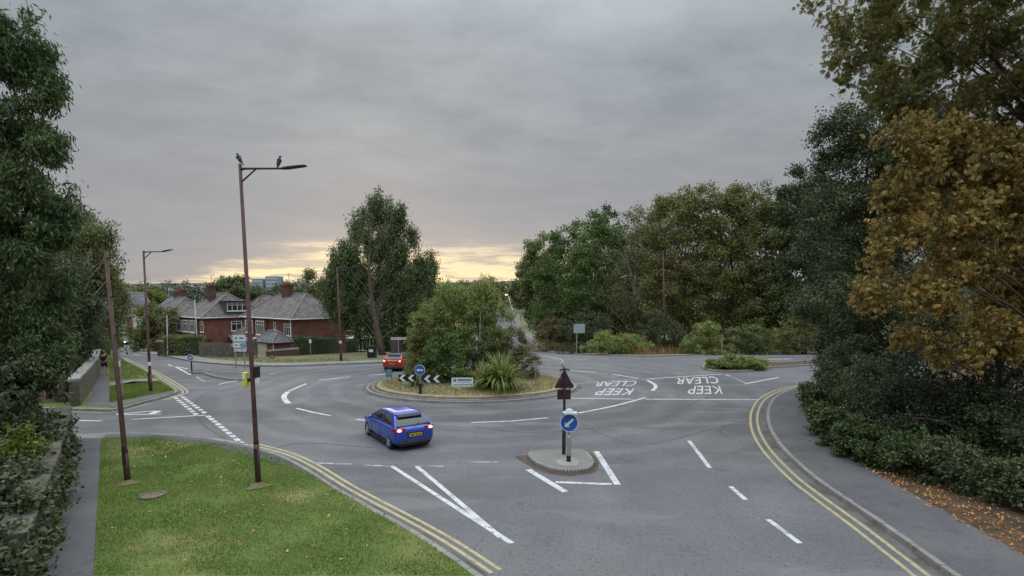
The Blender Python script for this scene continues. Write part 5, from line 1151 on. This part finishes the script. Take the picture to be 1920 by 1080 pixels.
MB().tube([(0, 0, 0), (0, 0, 3.1)], .05, 8).build('post', metal_m, cc); sph = [[Vector((.12 + .1 * math.sin(t) * math.cos(a), -.1 * math.cos(t), 2.1 + .1 * math.sin(t) * math.sin(a))) for a in np.linspace(0, 2 * math.pi, 10, endpoint=False)] for t in (.25, .7, 1.2, 1.57, 2.0)]
MB().loft(sph).build('lamp_globe', white_p, cc, smooth=True); MB().box(-.3, .1, -.06, .06, 2.04, 2.14).build('arm', mat('green_arm', (.08, .25, .22), .5), cc)
# marker stones and rubbish
gl_ = empty('garden_stones', G(520, 674), 0, 'heap of pale stones at the foot of the white bay', 'rocks'); 
for i in range(7):
    a = random.uniform(0, 6); x = random.uniform(-2.6, 1.0); s = random.uniform(.15, .35)
    o = MB().loft([[Vector((x + s * w * math.cos(t), s * w * .8 * math.sin(t), s * z)) for t in np.linspace(0, 2 * math.pi, 8, endpoint=False)] for w, z in ((.8, 0), (1, .4), (.7, .9), (.2, 1.1))]).build('rock', stone_m, gl_)

b = G(286, 930, .12); mc = empty('manhole_cover', b, .4, 'dull round manhole cover sunk in the near lawn', 'manhole cover'); MB().tube([(0, 0, -.02), (0, 0, .03)], .24, 20).build('cover', mat('rusty_iron', (.15, .12, .09), .8, vary=.3), mc); MB().loft([[Vector((r * math.cos(a), r * math.sin(a), z)) for a in np.linspace(0, 2 * math.pi, 20, endpoint=False)] for r, z in ((.25, -.02), (.25, .045), (.31, .045), (.31, -.02))], close=False).build('frame', mat('frame_iron', (.13, .11, .085), .9, vary=.3), mc)
# ------------------------------------------------------------------ cars
def paint(name, col):
    m = mat(name, col, .35, metal=.25, vary=.03, spec=.5, coat=.8); return m
lit_red = mat('lit_tail_lamp', (.6, .02, .02), .3, emit=(1, .06, .04), estr=2.5)
lit_core = mat('lit_tail_core', (.9, .4, .3), .3, emit=(1, .25, .16), estr=4.5)
lens_red = mat('tail_lens', (.30, .012, .015), .2)
plate_y = mat('plate_yellow', (.62, .47, .05), .4, vary=.08)
lens_c = mat('clear_lens', (.6, .62, .65), .15)
lit_white = mat('lit_headlamp', (.9, .9, .85), .3, emit=(1, .95, .85), estr=6)
def car(loc, rz_, label, col, cat='car', brake=True, head=False, roofm=None, name='car', group=None, s_=1.0):
    root = empty(name, loc, rz_, label, cat, group); root.scale = (s_, s_, s_); st = [(-2.04, .66, .36, .74, .78, .48), (-2.00, .78, .27, .88, .92, .58), (-1.86, .85, .22, .945, .985, .64), (-1.3, .875, .20, .955, .99, .66), (-.4, .88, .19, .93, .95, .68), (.5, .88, .19, .90, .925, .68), (1.05, .87, .19, .88, .94, .66), (1.5, .85, .20, .84, .885, .60), (1.86, .78, .22, .72, .77, .52), (2.05, .62, .30, .58, .62, .42)]
    rings = []
    for x, w, zb, zs, zt, wt in st:
        h = [(0, zb), (w * .72, zb), (w * .95, zb + .05), (w, zb + .22), (w * 1.0, zs - .20), (w * .985, zs - .07), (w * .93, zs), (wt, zt - .004), (wt * .5, zt)]
        rings.append([Vector((x, y, z)) for y, z in h] + [Vector((x, 0, zt))] + [Vector((x, -y, z)) for y, z in h[:0:-1]])
    body = MB().loft(rings).build('body', col, root, smooth=True); subsurf(body, 2)
    cut = MB()
    for ax in (-1.29, 1.29):
        for sy in (-1, 1): cut.tube([(ax, sy * .60, .30), (ax, sy * 1.05, .30)], .365, 28)
    co = cut.build('cut', None); bo = body.modifiers.new('b', 'BOOLEAN'); bo.operation = 'DIFFERENCE'; bo.object = co; bo.solver = 'EXACT'
    bpy.context.view_layer.update(); dg = bpy.context.evaluated_depsgraph_get(); me = bpy.data.meshes.new_from_object(body.evaluated_get(dg))
    body.modifiers.clear(); body.data = me; bpy.data.objects.remove(co); me.polygons.foreach_set('use_smooth', [True] * len(me.polygons))
    me.materials.clear(); me.materials.append(col)
    try: me.set_sharp_from_angle(angle=R(35))
    except Exception: pass
    def rr(x0, x1, w, z, r=.16):        # rounded plan ring
        p = []
        for cx, cy_, a0 in ((x1 - r, w - r, 0), (x0 + r, w - r, 90), (x0 + r, -w + r, 180), (x1 - r, -w + r, 270)):
            for k in range(5): a = R(a0 + 22.5 * k); p.append(Vector((cx + r * math.cos(a), cy_ + r * math.sin(a), z)))
        return p
    gz = [(.90, -1.94, 1.16, .79), (1.05, -1.80, .90, .75), (1.20, -1.58, .60, .67), (1.335, -1.32, .28, .585)]
    g_ = MB().loft([rr(x0, x1, w, z) for z, x0, x1, w in gz]).build('windows', dark_glass, root, smooth=True)
    rf = MB().loft([rr(-1.38, .32, .60, 1.32, .2), rr(-1.40, .28, .595, 1.35, .2), rr(-1.30, .12, .52, 1.405, .2), rr(-1.0, -.2, .32, 1.435, .15)]).build('roof', roofm or col, root, smooth=True)
    def yz(z): return np.interp(z, [g[0] for g in gz], [g[3] for g in gz])
    def xr(z): return np.interp(z, [g[0] for g in gz], [g[1] for g in gz])
    def xf(z): return np.interp(z, [g[0] for g in gz], [g[2] for g in gz])
    zz = [.90, 1.05, 1.20, 1.335]
    for s in (-1, 1):
        def band(fa, fb, d=.012):
            pl = MB(); v = []
            for z in zz: xa, xb = fa(z), fb(z); y = s * (yz(z) + d); v += [(xa, y, z), (xb, y, z), (xb, s * (yz(z) - .05), z), (xa, s * (yz(z) - .05), z)]
            f = []
            for i in range(3):
                for j in range(4): a = i * 4 + j; b = i * 4 + (j + 1) % 4; f.append((a, b, b + 4, a + 4))
            pl.add(v, f + [(0, 1, 2, 3), (12, 13, 14, 15)]).build('pillar', col, root)
        band(lambda z: xr(z) + .04, lambda z: xr(z) + .42 - (z - .9) * .30)          # rear pillar
        band(lambda z: -.42, lambda z: -.34)                                       # middle pillar
        band(lambda z: xf(z) - .18, lambda z: xf(z) - .10)
        MB().tube([(xr(z) + .09, s * (yz(z) - .09), z) for z in zz], .045, 6).build('pillar', col, root); MB().tube([(xf(z) - .09, s * (yz(z) - .085), z) for z in zz], .04, 6).build('pillar', col, root)
    # tail
    MB().prism([(-1.56, 1.29), (-1.34, 1.28), (-1.34, 1.365), (-1.44, 1.36)], -.52, .52, 1).build('spoiler', blackm, root)
    lights = []
    for s in (-1, 1):
        tl = MB().add([(x, s * y, z) for x, y, z in ((-2.045, .42, .80), (-2.03, .42, .93), (-1.96, .80, .93), (-1.97, .80, .78), (-1.74, .885, .90), (-1.76, .888, .80), (-1.9, .40, .80), (-1.9, .40, .93))], [(0, 1, 2, 3), (3, 2, 4, 5), (1, 7, 4, 2), (0, 3, 5, 6), (6, 7, 1, 0)]).build('tail_light', lens_red, root)
        if brake: MB().loft([[Vector((x, s * (.66 + w * 1.7 * math.cos(a)), .862 + w * math.sin(a))) for a in np.linspace(0, 2 * math.pi, 12, endpoint=False)] for x, w in ((-1.99, .055), (-2.035, .05), (-2.045, .02))]).build('lit_bulb', lit_core, tl)
        hl = MB().add([(x, s * y, z) for x, y, z in ((2.06, .36, .60), (2.0, .36, .70), (1.80, .76, .74), (1.86, .78, .62), (1.6, .855, .76), (1.62, .857, .68))], [(0, 1, 2, 3), (3, 2, 4, 5)]).build('headlight', lit_white if head else lens_c, root, fix=False)
    pt = MB().box(-2.062, -2.045, -.27, .27, .585, .70).build('number_plate', plate_y, root); MB().box(-2.05, -2.02, -.34, .34, .55, .74).build('plate_recess', blackm, root); pc = MB()
    for i, (a, w) in enumerate(((-.23, .05), (-.16, .05), (-.09, .02), (-.045, .05), (.06, .05), (.125, .05), (.19, .045))): pc.box(-2.066, -2.0625, a, a + w, .61, .675)
    pc.build('plate_print', blackm, pt)
    MB().prism([(-2.065, .34), (-2.03, .22), (-1.8, .19), (-1.8, .30), (-2.03, .42)], -.64, .64, 1).build('rear_bumper_trim', blackm, root)
    MB().box(-2.07, -2.055, -.5, -.38, .43, .47).box(-2.07, -2.055, .38, .5, .43, .47).build('reflector', lens_red, root)
    MB().tube([(-2.0, .06, .955), (-1.83, -.28, 1.10)], .012, 6).build('rear_wiper', blackm, root)
    MB().box(-1.6, 1.6, -.72, .72, .17, .26).build('underbody', rubber, root)
    sl = MB()
    for s in (-1, 1):
        sl.box(-.95, .95, min(s * .84, s * .885), max(s * .84, s * .885), .195, .27)
    sl.build('sill', blackm, root)
    for ax in (-1.29, 1.29):
        for s in (-1, 1):
            wv = []; prof = [(.20, .72), (.29, .72), (.315, .745), (.32, .79), (.315, .845), (.29, .868), (.215, .868), (.205, .85)]
            wr = [[Vector((ax + r * math.cos(a), s * y, .32 + r * math.sin(a))) for a in np.linspace(0, 2 * math.pi, 24, endpoint=False)] for r, y in prof]
            w_ = MB().loft(wr).build('wheel', rubber, root, smooth=True); rm = MB(); rm.tube([(ax, s * .80, .32), (ax, s * .835, .32)], .206, 24); 
            w_rim = rm.build('rim_dish', blackm, w_); sp = MB()
            for q in range(5):
                a = q * 2 * math.pi / 5 + .3; c, sn = math.cos(a), math.sin(a); t = Vector((-sn, 0, c)); o_ = Vector((ax, s * .855, .32)); d = Vector((c, 0, sn))
                sp.add([o_ + t * .035, o_ - t * .035, o_ + d * .2 - t * .05, o_ + d * .2 + t * .05] + [p - Vector((0, s * .03, 0)) for p in (o_ + t * .035, o_ - t * .035, o_ + d * .2 - t * .05, o_ + d * .2 + t * .05)], [(0, 1, 2, 3), (4, 5, 6, 7), (0, 1, 5, 4), (1, 2, 6, 5), (2, 3, 7, 6), (3, 0, 4, 7)])
            sp.tube([(ax, s * .83, .32), (ax, s * .862, .32)], .055, 12)
            ring_ = [[Vector((ax + r * math.cos(a), s * y, .32 + r * math.sin(a))) for a in np.linspace(0, 2 * math.pi, 24, endpoint=False)] for r, y in ((.19, .84), (.19, .866), (.212, .866), (.212, .84))]
            sp.loft(ring_, close=False); sp.build('rim', rim_m, w_)
    for s in (-1, 1):
        MB().loft([[Vector((x, s * (.93 + w * math.cos(a)), .98 + w * .7 * math.sin(a))) for a in np.linspace(0, 2 * math.pi, 10, endpoint=False)] for x, w in ((.55, .085), (.62, .10), (.70, .05))]).build('wing_mirror', col, root, smooth=True)
        MB().box(-.62, -.46, s * .885 - .012, s * .885 + .012, .80, .825).box(.28, .44, s * .888 - .012, s * .888 + .012, .79, .815).build('door_handle', col, root)
        dl = MB()
        for x in (-.38, .62): dl.box(x - .006, x + .006, min(s * .86, s * .8835), max(s * .86, s * .8835), .33, .78)
        dl.build('door_seam', rubber, root)
    return root
blue = paint('blue_paint', (.014, .055, .38)); redp = paint('red_paint', (.42, .018, .014)); darkp = paint('dark_paint', (.02, .022, .03))
RL = G(731, 842); FL = G(691, 816); u = (FL - RL); u.z = 0; u.normalize(); rgt = Vector((u.y, -u.x, 0))
c0 = RL + u * 1.29 * .9 + rgt * .80 * .9; c0.z = .012
car(c0, math.atan2(u.y, u.x), 'blue hatchback with lit tail lights driving up to the roundabout', blue, s_=.9)
a_ = R(90 - 8); hv = Vector((math.cos(a_), math.sin(a_), 0)); rc = G(733, 698); rc.z = 0.012
car(rc + hv * 2.05, a_, 'red car braking behind the left tip of the roundabout', redp, roofm=darkp, s_=.9)
car(Vector((GX(400, 76).x, 76, T(76) + .12)), R(150), 'red car parked behind the wooden fence, only its roof showing', redp, brake=False)
cl = GX(229, 98); car(cl + Vector((0, 0, .012)), R(-35), 'dark car with white headlights coming round the bend of the left road', darkp, brake=False, head=True)

# ------------------------------------------------------------------ person and birds
def skin_mesh(name, verts, edges, radii, m, parent, lv=2, root_i=0):
    me = bpy.data.meshes.new(name); me.from_pydata(verts, edges, []); me.materials.append(m); o = bpy.data.objects.new(name, me); COL.objects.link(o); o.parent = parent
    md = o.modifiers.new('skin', 'SKIN'); md.use_smooth_shade = True
    for i, r_ in enumerate(radii):
        s = me.skin_vertices[0].data[i]; s.radius = (r_, r_) if not isinstance(r_, tuple) else r_; s.use_root = (i == root_i)
    if lv: subsurf(o, lv)
    return o
skin = mat('skin', (.42, .25, .18), .6); black_cl = mat('black_cloth', (.02, .02, .024), .9); hair = mat('dark_hair', (.03, .02, .015), .7); short_m = mat('dark_shorts', (.05, .05, .06), .9)
b = G(197, 704, .13); pr = empty('person', b, R(10), 'person in a black top and shorts walking away along the far footpath', 'person')
V = [(0, 0, .90), (0, 0, 1.10), (0, .01, 1.32), (0, .01, 1.42), (0, .02, 1.52), (0, .02, 1.62),
     (.09, 0, .86), (.10, .16, .50), (.10, .02, .10), (.10, .16, .03), (-.09, 0, .86), (-.10, -.02, .48), (-.10, -.30, .16), (-.10, -.22, .04),
     (.17, 0, 1.36), (.22, -.08, 1.12), (.21, .06, .90), (.21, .10, .82), (-.17, 0, 1.36), (-.22, .10, 1.12), (-.21, .24, .94), (-.21, .28, .87)]
E = [(0, 1), (1, 2), (2, 3), (3, 4), (4, 5), (0, 6), (6, 7), (7, 8), (8, 9), (0, 10), (10, 11), (11, 12), (12, 13), (2, 14), (14, 15), (15, 16), (16, 17), (2, 18), (18, 19), (19, 20), (20, 21)]
Rr = [(.13, .10), (.12, .09), (.14, .10), .05, .085, .085, .085, .058, .038, .03, .085, .058, .038, .03, .05, .04, .03, .025, .05, .04, .03, .025]
skin_mesh('body', V, E, Rr, skin, pr)
skin_mesh('top', [(0, 0, .93), (0, 0, 1.12), (0, .01, 1.36), (.17, 0, 1.36), (.21, -.06, 1.18), (-.17, 0, 1.36), (-.21, .07, 1.18)], [(0, 1), (1, 2), (2, 3), (3, 4), (2, 5), (5, 6)], [(.15, .12), (.14, .11), (.155, .115), .065, .055, .065, .055], black_cl, pr)
skin_mesh('shorts', [(0, 0, .93), (.09, 0, .86), (.10, .11, .60), (-.09, 0, .86), (-.10, -.01, .60)], [(0, 1), (1, 2), (0, 3), (3, 4)], [(.15, .12), .105, .09, .105, .09], short_m, pr)
skin_mesh('hair', [(0, -.02, 1.50), (0, 0, 1.60), (0, .0, 1.68)], [(0, 1), (1, 2)], [.07, .098, .06], hair, pr)
def bird(loc, rz_, label, m, s=1.0, name='pigeon', tilt=.9):
    root = empty(name, loc, rz_, label, 'bird'); k = s; c, sn = math.cos(tilt), math.sin(tilt)
    P2 = [(-.17, -.012), (-.09, 0), (-.04, .01), (.02, .02), (.065, .03), (.10, .055), (.125, .075)]
    V = [(k * (x * c - z * sn * .2), 0, k * (.11 + x * sn + z)) for x, z in P2]; hd = V[-1]; V.append((hd[0] + .035 * k, 0, hd[2] + .004 * k))
    skin_mesh('body', V, [(i, i + 1) for i in range(len(V) - 1)], [(.022 * k, .010 * k), (.035 * k, .02 * k), (.052 * k, .045 * k), (.062 * k, .058 * k), (.05 * k, .05 * k), (.034 * k, .034 * k), (.034 * k, .034 * k), (.012 * k, .012 * k)], m, root, 2, 3)
    MB().tube([(hd[0] + .03 * k, 0, hd[2]), (hd[0] + .062 * k, 0, hd[2] - .008 * k)], [.009 * k, .002 * k], 6).build('beak', blackm, root)
    MB().tube([(.0, .02 * k, 0), (0, .02 * k, .08 * k)], .005 * k, 5).tube([(0, -.02 * k, 0), (0, -.02 * k, .08 * k)], .005 * k, 5).build('legs', mat('bird_leg', (.25, .08, .06), .6), root)
    return root
pig = mat('pigeon_grey', (.07, .075, .09), .8, vary=.35, scale=12); gul = mat('gull_white', (.5, .5, .5), .8, vary=.15)
k = lb1.y / F
bird(lb1 + ltp1 + Vector((0, 0, .0)), R(170), 'pigeon perched on the very top of the tallest lamp column', pig, 1.0)
bird(lb1 + ltp1 + Vector((76 * k * .93, 0, -.085)), R(10), 'pigeon sitting on the arm of the tallest lamp column', pig, 1.0, tilt=1.15)
bird(s2.location + Vector((-.06, 0, (858 - 686) * G(1057, 858).y / F)), R(200), 'pale gull standing on top of the triangular warning sign', gul, 1.15, name='gull')
